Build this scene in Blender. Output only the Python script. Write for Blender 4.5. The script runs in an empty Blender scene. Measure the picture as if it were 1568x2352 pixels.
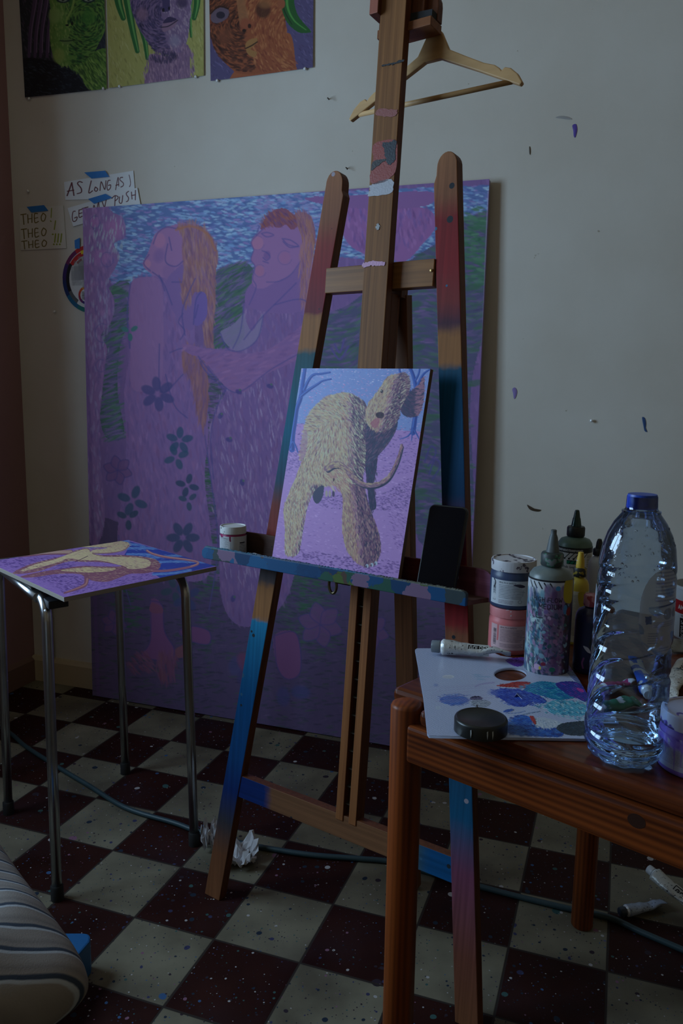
import bpy, bmesh, math, random
import numpy as np
from mathutils import Vector, Matrix
random.seed(7); rng = np.random.default_rng(11)
SC = bpy.context.scene
COL = SC.collection
# ------------------------------------------------------------------ camera
FPX = 1809.24; CX, CY = 784.0, 1176.0
PITCH = math.radians(9.024); ROLL = math.radians(0.856); CAMH = 1.1796
_fw = np.array([0, math.cos(PITCH), -math.sin(PITCH)]); _rt = np.array([1., 0, 0]); _up = np.cross(_rt, _fw)
_r2 = _rt*math.cos(ROLL)+_up*math.sin(ROLL); _u2 = np.cross(_r2, _fw)
RM = np.array([_r2, _u2, -_fw]).T
CAM = np.array([0, 0, CAMH])
cd = bpy.data.cameras.new('camera'); cam = bpy.data.objects.new('camera', cd); COL.objects.link(cam)
cd.sensor_fit = 'VERTICAL'; cd.sensor_height = 36.0; cd.sensor_width = 24.0; cd.lens = 36*FPX/2352
cd.clip_start = .02
cam.matrix_world = Matrix([[*RM[0], 0], [*RM[1], 0], [*RM[2], CAMH], [0, 0, 0, 1]])
SC.camera = cam
# room frame: corner W0, U along the back wall, WN out of it into the room
W0 = np.array([-1.2251, 3.0360, 0.]); _a = math.radians(-19.4)
U = np.array([math.cos(_a), math.sin(_a), 0]); WN = np.array([math.sin(_a), -math.cos(_a), 0]); Z = np.array([0, 0, 1.])
def rp(u, n, z): return W0+U*u+WN*n+Z*z
# ------------------------------------------------------------------ light
SC.view_settings.view_transform = 'Standard'; SC.view_settings.look = 'None'
SC.view_settings.exposure = 0.0; SC.view_settings.gamma = 1.0; SC.view_settings.use_curve_mapping = False
WIN_N0, WIN_N1, WIN_Z0, WIN_Z1, RECESS = 1.15, 2.35, 1.02, 2.35, 0.20
wd = bpy.data.worlds.new('sky'); SC.world = wd; wd.use_nodes = True
wd.node_tree.nodes['Background'].inputs[0].default_value = (.55, .7, 1, 1)
wd.node_tree.nodes['Background'].inputs[1].default_value = 0.02
ld = bpy.data.lights.new('window_daylight', 'AREA'); ld.shape = 'RECTANGLE'
ld.size = WIN_N1-WIN_N0-.04; ld.size_y = WIN_Z1-WIN_Z0-.04; ld.energy = 60.0; ld.color = (.50, .745, 1.0)
lo = bpy.data.objects.new('window_daylight', ld); COL.objects.link(lo)
_c = rp(-RECESS+.005, (WIN_N0+WIN_N1)/2, (WIN_Z0+WIN_Z1)/2)
_x = WN; _z = -U; _y = np.cross(_z, _x)
lo.matrix_world = Matrix([[_x[0], _y[0], _z[0], _c[0]], [_x[1], _y[1], _z[1], _c[1]], [_x[2], _y[2], _z[2], _c[2]], [0, 0, 0, 1]])
# ------------------------------------------------------------------ helpers
def ray(x, y): return RM@np.array([x-CX, -(y-CY), -FPX])
def atz(x, y, z=0.):
    v = ray(x, y); return CAM+v*(z-CAMH)/v[2]
def onp(x, y, P, n):
    v = ray(x, y); return CAM+v*(np.dot(P-CAM, n)/np.dot(v, n))
def proj(P):
    v = (np.asarray(P, float)-CAM)@RM
    return np.stack([CX-FPX*v[..., 0]/v[..., 2], CY+FPX*v[..., 1]/v[..., 2]], -1)
def wallp(x, y, d=0.): return onp(x, y, W0+WN*d, WN)
def lin(c):
    c = np.asarray(c, float)/255.
    return np.where(c <= .04045, c/12.92, ((c+.055)/1.055)**2.4)
def A(r, g, b): return tuple(float(t) for t in lin((r, g, b)))+(1.0,)
def obj(name, verts, faces, mats=None, parent=None, smooth=False, midx=None):
    me = bpy.data.meshes.new(name)
    me.from_pydata([tuple(map(float, v)) for v in verts], [], [tuple(f) for f in faces])
    if mats is not None:
        for m in (mats if isinstance(mats, (list, tuple)) else [mats]): me.materials.append(m)
    if midx is not None: me.polygons.foreach_set('material_index', np.asarray(midx, dtype=np.int32))
    if smooth: me.polygons.foreach_set('use_smooth', np.ones(len(me.polygons), dtype=bool))
    me.validate(); me.update()
    o = bpy.data.objects.new(name, me); COL.objects.link(o)
    if parent is not None: setp(o, parent)
    return o
def setp(o, p):
    o.parent = p; q = p; M = Matrix.Identity(4)
    if p.type == 'EMPTY': M = Matrix.Translation(p.location).inverted()
    o.matrix_parent_inverse = M
def fixn(o):
    bm = bmesh.new(); bm.from_mesh(o.data); bmesh.ops.recalc_face_normals(bm, faces=bm.faces); bm.to_mesh(o.data); bm.free(); return o
def bev(o, w=.001, seg=2, ang=30):
    m = o.modifiers.new('bevel', 'BEVEL'); m.width = w; m.segments = seg; m.limit_method = 'ANGLE'; m.angle_limit = math.radians(ang); return o
def tag(o, label, cat=None, group=None, kind=None):
    if label: o['label'] = label
    if cat: o['category'] = cat
    if group: o['group'] = group
    if kind: o['kind'] = kind
    return o
def thing(name, loc, label, cat, group=None):
    o = bpy.data.objects.new(name, None); o.empty_display_size = .02; o.location = tuple(map(float, loc)); COL.objects.link(o)
    return tag(o, label, cat, group)
def prism(name, pts, ext, mats, parent=None, front=False, bevel=0.0, smooth=False):
    """pts: front outline (3D), ext: extrusion vector (to the back). front=True -> front cap gets slot 1"""
    n = len(pts); P = [np.asarray(p, float) for p in pts]
    V = P+[p+ext for p in P]
    F = [list(range(n)), list(range(2*n-1, n-1, -1))]+[[i, i+n, (i+1) % n+n, (i+1) % n] for i in range(n)]
    mi = [1 if front else 0, 0]+[0]*n
    o = obj(name, V, F, mats, parent, midx=mi); fixn(o)
    if bevel: bev(o, bevel)
    if smooth:
        for p in o.data.polygons[2:]: p.use_smooth = True
    return o
def boxo(name, c, ax, ay, az, mats, parent=None, bevel=0.0):
    """centre c, half-axis vectors"""
    c, ax, ay, az = [np.asarray(t, float) for t in (c, ax, ay, az)]
    P = [c+sx*ax+sy*ay-az for sx, sy in ((-1, -1), (1, -1), (1, 1), (-1, 1))]
    return prism(name, P, 2*az, mats, parent, bevel=bevel)
def axes(n):
    n = np.asarray(n, float); n = n/np.linalg.norm(n)
    h = np.array([0, 0, 1.]) if abs(n[2]) < .9 else np.array([1., 0, 0])
    a = np.cross(h, n); a /= np.linalg.norm(a); return a, np.cross(n, a), n
def lathe(name, prof, base, mats, parent=None, seg=48, ax=(0, 0, 1), midx=None, mod=None, caps=True):
    a, b, n = axes(ax); base = np.asarray(base, float); V = []; F = []; MI = []
    for k, (r, h) in enumerate(prof):
        for i in range(seg):
            t = 2*math.pi*i/seg; rr = r if mod is None else mod(r, h, t)
            V.append(base+n*h+(a*math.cos(t)+b*math.sin(t))*rr)
    for k in range(len(prof)-1):
        for i in range(seg):
            j = (i+1) % seg; F.append([k*seg+i, k*seg+j, (k+1)*seg+j, (k+1)*seg+i]); MI.append(0 if midx is None else midx[k])
    if caps:
        if prof[0][0] > 1e-6: F.append(list(range(seg))[::-1]); MI.append(0 if midx is None else midx[0])
        if prof[-1][0] > 1e-6: F.append([(len(prof)-1)*seg+i for i in range(seg)]); MI.append(0 if midx is None else midx[-1])
    o = obj(name, V, F, mats, parent, midx=MI)
    for p in o.data.polygons: p.use_smooth = len(p.vertices) == 4
    m = o.modifiers.new('es', 'EDGE_SPLIT'); m.split_angle = math.radians(50)
    return o
def smooth_path(pts, n=8, closed=False):
    P = np.asarray(pts, float); m = len(P); out = []
    rngk = range(m) if closed else range(m-1)
    for k in rngk:
        if closed: p0, p1, p2, p3 = P[(k-1) % m], P[k], P[(k+1) % m], P[(k+2) % m]
        else: p0, p1, p2, p3 = P[max(k-1, 0)], P[k], P[k+1], P[min(k+2, m-1)]
        for i in range(n):
            t = i/n
            out.append(.5*((2*p1)+(-p0+p2)*t+(2*p0-5*p1+4*p2-p3)*t*t+(-p0+3*p1-3*p2+p3)*t**3))
    if not closed: out.append(P[-1])
    return np.array(out)
def tube(name, path, r, mats, parent=None, seg=14, closed=False, caps=True):
    P = np.asarray(path, float); m = len(P); rr = np.full(m, r) if np.isscalar(r) else np.asarray(r, float)
    T = np.gradient(P, axis=0) if not closed else np.roll(P, -1, 0)-np.roll(P, 1, 0)
    T /= np.linalg.norm(T, axis=1)[:, None]+1e-12
    a, b, _ = axes(T[0]); V = []; F = []
    for k in range(m):
        a = a-T[k]*np.dot(a, T[k]); a /= np.linalg.norm(a); b = np.cross(T[k], a)
        for i in range(seg):
            t = 2*math.pi*i/seg; V.append(P[k]+(a*math.cos(t)+b*math.sin(t))*rr[k])
    for k in range(m if closed else m-1):
        for i in range(seg):
            j = (i+1) % seg; k2 = (k+1) % m; F.append([k*seg+i, k*seg+j, k2*seg+j, k2*seg+i])
    if caps and not closed: F.append(list(range(seg))[::-1]); F.append([(m-1)*seg+i for i in range(seg)])
    o = obj(name, V, F, mats, parent)
    for p in o.data.polygons: p.use_smooth = len(p.vertices) == 4
    return o
# ------------------------------------------------------------------ materials
def nmat(name):
    m = bpy.data.materials.new(name); m.use_nodes = True; nt = m.node_tree
    return m, nt, nt.nodes['Principled BSDF']
def N(nt, t, **kw):
    n = nt.nodes.new(t)
    for k, v in kw.items():
        if k.startswith('i_'):
            key = k[2:]; key = int(key) if key.isdigit() else key
            n.inputs[key].default_value = v
        else: setattr(n, k, v)
    return n
def L(nt, a, b): nt.links.new(a, b)
def mat(name, c, rough=.5, metal=0., spec=.5, bump=0., bscale=200., var=0., vscale=30., coat=0.):
    m, nt, b = nmat(name)
    b.inputs['Base Color'].default_value = c; b.inputs['Roughness'].default_value = rough
    b.inputs['Metallic'].default_value = metal; b.inputs['Specular IOR Level'].default_value = spec
    if coat: b.inputs['Coat Weight'].default_value = coat; b.inputs['Coat Roughness'].default_value = .15
    tc = N(nt, 'ShaderNodeTexCoord')
    if var:
        no = N(nt, 'ShaderNodeTexNoise'); no.inputs['Scale'].default_value = vscale; no.inputs['Detail'].default_value = 6
        L(nt, tc.outputs['Object'], no.inputs['Vector'])
        mx = N(nt, 'ShaderNodeMix', data_type='RGBA'); mx.inputs[6].default_value = tuple(t*(1-var) for t in c[:3])+(1,)
        mx.inputs[7].default_value = tuple(min(1, t*(1+var)) for t in c[:3])+(1,)
        L(nt, no.outputs['Fac'], mx.inputs[0]); L(nt, mx.outputs[2], b.inputs['Base Color'])
    if bump:
        n2 = N(nt, 'ShaderNodeTexNoise'); n2.inputs['Scale'].default_value = bscale; n2.inputs['Detail'].default_value = 4
        L(nt, tc.outputs['Object'], n2.inputs['Vector'])
        bp = N(nt, 'ShaderNodeBump'); bp.inputs['Strength'].default_value = bump; bp.inputs['Distance'].default_value = .001
        L(nt, n2.outputs['Fac'], bp.inputs['Height']); L(nt, bp.outputs['Normal'], b.inputs['Normal'])
    return m
def ramp(nt, stops, interp='LINEAR'):
    r = N(nt, 'ShaderNodeValToRGB'); cr = r.color_ramp; cr.interpolation = interp
    while len(cr.elements) > 1: cr.elements.remove(cr.elements[0])
    cr.elements[0].position = stops[0][0]; cr.elements[0].color = stops[0][1]
    for p, c in stops[1:]:
        e = cr.elements.new(p); e.color = c
    return r
def wood(name, c1, c2, ax, across=60., along=2.5, rough=.5, coat=0., ring=0., contrast=(.3, .7), bump=.15, spec=.25):
    """grain runs along unit vector ax (world space)"""
    m, nt, b = nmat(name); a, bb, n = axes(ax)
    tc = N(nt, 'ShaderNodeTexCoord'); geo = N(nt, 'ShaderNodeNewGeometry')
    def dot(v, s):
        d = N(nt, 'ShaderNodeVectorMath', operation='DOT_PRODUCT'); L(nt, geo.outputs['Position'], d.inputs[0]); d.inputs[1].default_value = tuple(v*s); return d.outputs['Value']
    cb = N(nt, 'ShaderNodeCombineXYZ'); L(nt, dot(a, across), cb.inputs[0]); L(nt, dot(bb, across), cb.inputs[1]); L(nt, dot(n, along), cb.inputs[2])
    no = N(nt, 'ShaderNodeTexNoise'); no.inputs['Scale'].default_value = 1; no.inputs['Detail'].default_value = 5; no.inputs['Distortion'].default_value = .6
    L(nt, cb.outputs[0], no.inputs['Vector'])
    src = no.outputs['Fac']
    if ring:
        n3 = N(nt, 'ShaderNodeTexNoise'); n3.inputs['Scale'].default_value = .45; n3.inputs['Detail'].default_value = 2
        L(nt, cb.outputs[0], n3.inputs['Vector'])
        ml = N(nt, 'ShaderNodeMath', operation='MULTIPLY'); L(nt, n3.outputs['Fac'], ml.inputs[0]); ml.inputs[1].default_value = ring
        ph = N(nt, 'ShaderNodeMath', operation='ADD'); L(nt, ml.outputs[0], ph.inputs[0]); L(nt, dot(a*.45+bb*.9, 2*math.pi/.0085), ph.inputs[1])
        sn = N(nt, 'ShaderNodeMath', operation='SINE'); L(nt, ph.outputs[0], sn.inputs[0])
        m2 = N(nt, 'ShaderNodeMath', operation='MULTIPLY_ADD'); L(nt, sn.outputs[0], m2.inputs[0]); m2.inputs[1].default_value = .12; L(nt, no.outputs['Fac'], m2.inputs[2]); src = m2.outputs[0]
    r = ramp(nt, [(contrast[0], c1), (contrast[1], c2)]); L(nt, src, r.inputs[0])
    L(nt, r.outputs[0], b.inputs['Base Color'])
    b.inputs['Roughness'].default_value = rough; b.inputs['Specular IOR Level'].default_value = spec
    if coat: b.inputs['Coat Weight'].default_value = coat; b.inputs['Coat Roughness'].default_value = .12
    bp = N(nt, 'ShaderNodeBump'); bp.inputs['Strength'].default_value = bump; bp.inputs['Distance'].default_value = .0006
    L(nt, no.outputs['Fac'], bp.inputs['Height']); L(nt, bp.outputs['Normal'], b.inputs['Normal'])
    return m
def attrmat(name, rough=.55, spec=.3, bump=.3, bscale=900., alpha=None, coat=0.):
    m, nt, b = nmat(name)
    at = N(nt, 'ShaderNodeAttribute', attribute_name='Col'); L(nt, at.outputs['Color'], b.inputs['Base Color'])
    b.inputs['Roughness'].default_value = rough; b.inputs['Specular IOR Level'].default_value = spec
    if coat: b.inputs['Coat Weight'].default_value = coat
    if bump:
        tc = N(nt, 'ShaderNodeTexCoord'); no = N(nt, 'ShaderNodeTexNoise'); no.inputs['Scale'].default_value = bscale
        L(nt, tc.outputs['Object'], no.inputs['Vector'])
        sep = N(nt, 'ShaderNodeRGBToBW'); L(nt, at.outputs['Color'], sep.inputs[0])
        ad = N(nt, 'ShaderNodeMath', operation='MULTIPLY_ADD'); L(nt, sep.outputs[0], ad.inputs[0]); ad.inputs[1].default_value = .6; L(nt, no.outputs['Fac'], ad.inputs[2])
        bp = N(nt, 'ShaderNodeBump'); bp.inputs['Strength'].default_value = bump; bp.inputs['Distance'].default_value = .0005
        L(nt, ad.outputs[0], bp.inputs['Height']); L(nt, bp.outputs['Normal'], b.inputs['Normal'])
    if alpha is not None: b.inputs['Alpha'].default_value = alpha
    return m
# ------------------------------------------------------------------ painter: colours laid down on a fine grid of a real surface
def homog(src, dst):
    M = []; 
    for (x, y), (u, v) in zip(src, dst):
        M.append([x, y, 1, 0, 0, 0, -u*x, -u*y, -u]); M.append([0, 0, 0, x, y, 1, -v*x, -v*y, -v])
    _, _, V = np.linalg.svd(np.array(M, float)); return V[-1].reshape(3, 3)
def happly(Hm, x, y):
    w = Hm[2, 0]*x+Hm[2, 1]*y+Hm[2, 2]
    return (Hm[0, 0]*x+Hm[0, 1]*y+Hm[0, 2])/w, (Hm[1, 0]*x+Hm[1, 1]*y+Hm[1, 2])/w
class Paint:
    def __init__(s, nx, ny, corners, base, frame=(0, 0, 1)):
        """corners: TL,TR,BR,BL of the surface in sketch coordinates; frame=(ox,oy,scale) of the sketch sheet used for input"""
        s.nx, s.ny = nx, ny; s.fr = frame
        ox, oy, k = frame
        c = [((x-ox)*k, (y-oy)*k) for x, y in corners]
        s.Hf = homog([(0, 0), (nx, 0), (nx, ny), (0, ny)], c); s.Hi = np.linalg.inv(s.Hf)
        gx, gy = np.meshgrid(np.arange(nx+1.), np.arange(ny+1.)); s.X, s.Y = happly(s.Hf, gx, gy)
        s.C = np.zeros((ny+1, nx+1, 3)); s.C[:] = lin(base)
        a = happly(s.Hi, *c[0]); 
        s.px = max(np.hypot(*(np.subtract(c[1], c[0])))/nx, 1e-6); s.py = max(np.hypot(*(np.subtract(c[3], c[0])))/ny, 1e-6)
    def win(s, x0, y0, x1, y1, pad=1):
        xs, ys = happly(s.Hi, np.array([x0, x1, x1, x0, (x0+x1)/2]), np.array([y0, y0, y1, y1, (y0+y1)/2]))
        i0, i1 = int(max(0, math.floor(xs.min())-pad)), int(min(s.nx, math.ceil(xs.max())+pad))
        j0, j1 = int(max(0, math.floor(ys.min())-pad)), int(min(s.ny, math.ceil(ys.max())+pad))
        if i1 <= i0 or j1 <= j0: return None
        return slice(j0, j1+1), slice(i0, i1+1)
    def blend(s, w, m, col):
        m = m[..., None]; s.C[w] = s.C[w]*(1-m)+lin(col)*m
    def pmask(s, pts, w):
        X, Y = s.X[w], s.Y[w]; ins = np.zeros(X.shape, bool); n = len(pts)
        for i in range(n):
            x1, y1 = pts[i]; x2, y2 = pts[(i+1) % n]
            if y1 == y2: continue
            c = ((Y > y1) != (Y > y2)) & (X < (x2-x1)*(Y-y1)/(y2-y1)+x1); ins ^= c
        return ins
    def poly(s, pts, col, a=1., sm=True):
        p = smooth_path(pts, 6, True) if sm else np.array(pts, float)
        w = s.win(p[:, 0].min(), p[:, 1].min(), p[:, 0].max(), p[:, 1].max(), 3)
        if w is None: return
        s.blend(w, s.pmask(p, w)*a, col)
    def ell(s, x, y, rx, ry, col, ang=0., a=1., soft=.15):
        R = max(rx, ry); w = s.win(x-R, y-R, x+R, y+R)
        if w is None: return
        dx, dy = s.X[w]-x, s.Y[w]-y; c, sn = math.cos(ang), math.sin(ang)
        d = ((dx*c+dy*sn)/rx)**2+((-dx*sn+dy*c)/ry)**2
        s.blend(w, np.clip((1-d)/max(soft, .01), 0, 1)*a, col)
    def stroke(s, pts, wd, col, a=1., sm=True, w2=None):
        p = smooth_path(pts, 6) if (sm and len(pts) > 2) else np.array(pts, float)
        M = max(wd, w2 or 0)
        w = s.win(p[:, 0].min()-M, p[:, 1].min()-M, p[:, 0].max()+M, p[:, 1].max()+M)
        if w is None: return
        X, Y = s.X[w], s.Y[w]; best = np.full(X.shape, -1e9); n = len(p)-1
        for i in range(n):
            (x1, y1), (x2, y2) = p[i], p[i+1]; dx, dy = x2-x1, y2-y1; q = dx*dx+dy*dy+1e-9
            t = np.clip(((X-x1)*dx+(Y-y1)*dy)/q, 0, 1)
            r = wd/2 if w2 is None else (wd+(w2-wd)*(i+t)/n)/2
            best = np.maximum(best, r-np.hypot(X-x1-t*dx, Y-y1-t*dy))
        aa = max(s.px, .3)
        s.blend(w, np.clip(best/aa+.5, 0, 1)*a, col)
    def dabs(s, region, n, ln, wd, ang, cols, a=.8, sm=True):
        """short brush dabs inside region (polygon or None); ang: float or f(x,y); cols: list or f(x,y)->list"""
        if region is None: p = np.array([happly(s.Hf, *q) for q in ((0, 0), (s.nx, 0), (s.nx, s.ny), (0, s.ny))])
        else: p = smooth_path(region, 6, True) if sm else np.array(region, float)
        x0, y0, x1, y1 = p[:, 0].min(), p[:, 1].min(), p[:, 0].max(), p[:, 1].max()
        X = rng.uniform(x0, x1, n*2); Y = rng.uniform(y0, y1, n*2); ins = np.zeros(n*2, bool); m = len(p)
        for i in range(m):
            (xa, ya), (xb, yb) = p[i], p[(i+1) % m]
            if ya == yb: continue
            ins ^= ((Y > ya) != (Y > yb)) & (X < (xb-xa)*(Y-ya)/(yb-ya)+xa)
        X, Y = X[ins][:n], Y[ins][:n]
        for x, y in zip(X, Y):
            an = ang(x, y) if callable(ang) else ang
            cl = cols(x, y) if callable(cols) else cols
            if not cl: continue
            c = np.clip(np.array(cl[int(rng.integers(len(cl)))])+rng.normal(0, 6), 0, 255)
            s.ell(x, y, ln*rng.uniform(.35, .65), wd*rng.uniform(.35, .65), c, an+rng.normal(0, .15), a*rng.uniform(.7, 1), .6)
    def text(s, t, x, y, h, wd, col, ang=0., sx=1., gap=.28, a=1., jit=0.):
        c, sn = math.cos(ang), math.sin(ang); cx = 0.
        for ch in t:
            g = FONT.get(ch)
            if g is None: cx += .5*h*sx; continue
            gw, lines = g
            for l in lines:
                pp = [(x+c*(cx+q[0]*h*sx)-sn*(q[1]*h-h)+rng.normal(0, jit), y+sn*(cx+q[0]*h*sx)+c*(q[1]*h-h)+rng.normal(0, jit)) for q in l]
                s.stroke(pp, wd, col, a, sm=False)
            cx += (gw+gap)*h*sx
        return cx
    def lines(s, x, y, w, h, rows, col, a=.8):
        """rows of small print too fine to read"""
        dy = h/rows
        for r in range(rows):
            xx = x; end = x+w*rng.uniform(.75, 1.)
            while xx < end:
                l = rng.uniform(.015, .08)*w; s.stroke([(xx, y+dy*(r+.5)), (min(xx+l, end), y+dy*(r+.5))], dy*.42, col, a*rng.uniform(.6, 1), sm=False); xx += l+.018*w
    def mesh(s, name, fn, m, parent=None, hole=None, relief=None):
        """fn(u,v) (arrays 0..1, v down) -> (...,3) positions"""
        gx, gy = np.meshgrid(np.linspace(0, 1, s.nx+1), np.linspace(0, 1, s.ny+1)); P = fn(gx, gy).reshape(-1, 3)
        me = bpy.data.meshes.new(name); W = s.nx+1
        I = (np.arange(s.ny)[:, None]*W+np.arange(s.nx)[None, :])
        if hole is not None:
            keep = ~(hole[:-1, :-1] | hole[1:, 1:] | hole[1:, :-1] | hole[:-1, 1:]); I = I[keep]
        I = I.ravel(); F = np.stack([I, I+W, I+W+1, I+1], 1).astype(np.int32)
        me.vertices.add(len(P)); me.vertices.foreach_set('co', P.astype(np.float32).ravel())
        me.loops.add(F.size); me.loops.foreach_set('vertex_index', F.ravel())
        me.polygons.add(len(F)); me.polygons.foreach_set('loop_start', np.arange(0, F.size, 4, dtype=np.int32))
        me.polygons.foreach_set('use_smooth', np.ones(len(F), bool))
        me.update(calc_edges=True); 
        at = me.color_attributes.new('Col', 'FLOAT_COLOR', 'POINT')
        c = np.ones((len(P), 4), np.float32); c[:, :3] = np.clip(s.C.reshape(-1, 3), 0, 1); at.data.foreach_set('color', c.ravel())
        me.materials.append(m); me.validate()
        o = bpy.data.objects.new(name, me); COL.objects.link(o)
        if parent is not None: setp(o, parent)
        return o
def flat(TL, TR, BR, BL):
    TL, TR, BR, BL = [np.asarray(t, float) for t in (TL, TR, BR, BL)]
    def f(u, v):
        u, v = u[..., None], v[..., None]
        return (TL*(1-u)+TR*u)*(1-v)+(BL*(1-u)+BR*u)*v
    return f
def around(base, R, z0, z1, a0, a1, R2=None):
    """patch of a cylinder; angle 0 faces the camera, grows to the viewer's right"""
    base = np.asarray(base, float); to = CAM-base; th0 = math.atan2(to[1], to[0])
    def f(u, v):
        t = th0+a0+(a1-a0)*u; z = z1+(z0-z1)*v; rr = R if R2 is None else R+(R2-R)*(1-v)
        return np.stack([base[0]+rr*np.cos(t), base[1]+rr*np.sin(t), base[2]+z], -1)
    return f
FONT = {
 'A': (.7, [[(0, 1), (.35, 0), (.7, 1)], [(.13, .62), (.57, .62)]]), 'B': (.6, [[(0, 0), (0, 1), (.45, 1), (.6, .75), (.42, .5), (0, .5)], [(0, 0), (.4, 0), (.52, .25), (.4, .5)]]),
 'C': (.65, [[(.62, .15), (.4, 0), (.15, .1), (0, .5), (.15, .9), (.4, 1), (.64, .85)]]), 'D': (.65, [[(0, 0), (0, 1), (.35, 1), (.62, .75), (.62, .25), (.35, 0), (0, 0)]]),
 'E': (.55, [[(.55, 0), (0, 0), (0, 1), (.55, 1)], [(0, .5), (.45, .5)]]), 'F': (.55, [[(.55, 0), (0, 0), (0, 1)], [(0, .5), (.45, .5)]]),
 'G': (.7, [[(.62, .18), (.4, 0), (.15, .1), (0, .5), (.15, .9), (.42, 1), (.66, .82), (.66, .55), (.4, .55)]]), 'H': (.62, [[(0, 0), (0, 1)], [(.62, 0), (.62, 1)], [(0, .5), (.62, .5)]]),
 'I': (.12, [[(.06, 0), (.06, 1)]]), 'J': (.4, [[(.35, 0), (.4, .8), (.2, 1), (0, .9)]]), 'L': (.5, [[(0, 0), (0, 1), (.5, 1)]]), 'M': (.8, [[(0, 1), (.06, 0), (.4, .7), (.74, 0), (.8, 1)]]),
 'N': (.65, [[(0, 1), (0, 0), (.65, 1), (.65, 0)]]), 'O': (.7, [[(.35, 0), (.1, .12), (0, .5), (.1, .88), (.35, 1), (.6, .88), (.7, .5), (.6, .12), (.35, 0)]]),
 'P': (.58, [[(0, 1), (0, 0), (.42, 0), (.58, .27), (.42, .55), (0, .55)]]), 'R': (.62, [[(0, 1), (0, 0), (.42, 0), (.58, .27), (.42, .52), (0, .52)], [(.3, .52), (.62, 1)]]),
 'S': (.55, [[(.53, .15), (.3, 0), (.05, .15), (.08, .42), (.5, .58), (.5, .88), (.25, 1), (0, .85)]]), 'T': (.6, [[(0, 0), (.6, 0)], [(.3, 0), (.3, 1)]]),
 'U': (.62, [[(0, 0), (0, .75), (.15, 1), (.47, 1), (.62, .75), (.62, 0)]]), 'W': (.9, [[(0, 0), (.2, 1), (.45, .3), (.7, 1), (.9, 0)]]), 'Y': (.65, [[(0, 0), (.32, .5), (.65, 0)], [(.32, .5), (.32, 1)]]),
 'V': (.65, [[(0, 0), (.32, 1), (.65, 0)]]), '!': (.12, [[(.06, 0), (.06, .7)], [(.06, .93), (.06, 1)]]), '/': (.3, [[(0, 1), (.3, 0)]]), '&': (.6, [[(.6, 1), (.1, .25), (.3, 0), (.45, .2), (0, .75), (.25, 1), (.55, .6)]]),
 ':': (.1, [[(.05, .4), (.05, .45)], [(.05, .9), (.05, .95)]]), ')': (.2, [[(0, 0), (.2, .4), (.2, .7), (0, 1.1)]]), '(': (.2, [[(.2, 0), (0, .4), (0, .7), (.2, 1.1)]]),
 'a': (.45, [[(.42, .45), (.2, .38), (0, .7), (.15, 1), (.42, .85)], [(.42, .4), (.44, 1)]]), 'l': (.08, [[(.04, 0), (.04, 1)]]), 'o': (.45, [[(.22, .38), (.02, .5), (.0, .8), (.22, 1), (.43, .85), (.43, .5), (.22, .38)]]),
 'r': (.3, [[(0, .4), (0, 1)], [(0, .6), (.3, .4)]]), 'e': (.45, [[(0, .68), (.44, .66), (.3, .4), (.1, .42), (0, .7), (.15, 1), (.42, .92)]]), 'n': (.42, [[(0, .4), (0, 1)], [(0, .55), (.25, .38), (.42, .55), (.42, 1)]]),
 'h': (.42, [[(0, 0), (0, 1)], [(0, .55), (.25, .38), (.42, .55), (.42, 1)]]), 't': (.3, [[(.12, .1), (.12, 1), (.3, 1)], [(0, .4), (.3, .4)]]), 'u': (.42, [[(0, .4), (0, .85), (.2, 1), (.42, .85)], [(.42, .4), (.42, 1)]]),
}
# ------------------------------------------------------------------ setting
def struct(o, par=None): o['kind'] = 'structure'; return o
m, nt, b = nmat('plaster'); tc = N(nt, 'ShaderNodeNewGeometry')
n1 = N(nt, 'ShaderNodeTexNoise'); n1.inputs['Scale'].default_value = 2.2; n1.inputs['Detail'].default_value = 5; L(nt, tc.outputs['Position'], n1.inputs['Vector'])
r1 = ramp(nt, [(.3, A(205, 196, 184)), (.7, A(217, 211, 202))]); L(nt, n1.outputs['Fac'], r1.inputs[0])
n2 = N(nt, 'ShaderNodeTexNoise'); n2.inputs['Scale'].default_value = 38; n2.inputs['Detail'].default_value = 3; L(nt, tc.outputs['Position'], n2.inputs['Vector'])
r2 = ramp(nt, [(.76, (1, 1, 1, 1)), (.79, (.6, .56, .5, 1))]); L(nt, n2.outputs['Fac'], r2.inputs[0])
mx = N(nt, 'ShaderNodeMix', data_type='RGBA', blend_type='MULTIPLY'); mx.inputs[0].default_value = 1; L(nt, r1.outputs[0], mx.inputs[6]); L(nt, r2.outputs[0], mx.inputs[7]); L(nt, mx.outputs[2], b.inputs['Base Color'])
b.inputs['Roughness'].default_value = .75; b.inputs['Specular IOR Level'].default_value = .25
n3 = N(nt, 'ShaderNodeTexNoise'); n3.inputs['Scale'].default_value = 22; n3.inputs['Detail'].default_value = 7; n3.inputs['Roughness'].default_value = .62; L(nt, tc.outputs['Position'], n3.inputs['Vector'])
bp = N(nt, 'ShaderNodeBump'); bp.inputs['Strength'].default_value = .25; bp.inputs['Distance'].default_value = .003; L(nt, n3.outputs['Fac'], bp.inputs['Height']); L(nt, bp.outputs['Normal'], b.inputs['Normal'])
M_WALL = m
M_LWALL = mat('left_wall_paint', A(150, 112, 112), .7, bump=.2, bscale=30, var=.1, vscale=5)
M_ROOM = mat('room_plaster', A(222, 192, 154), .8)
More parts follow.
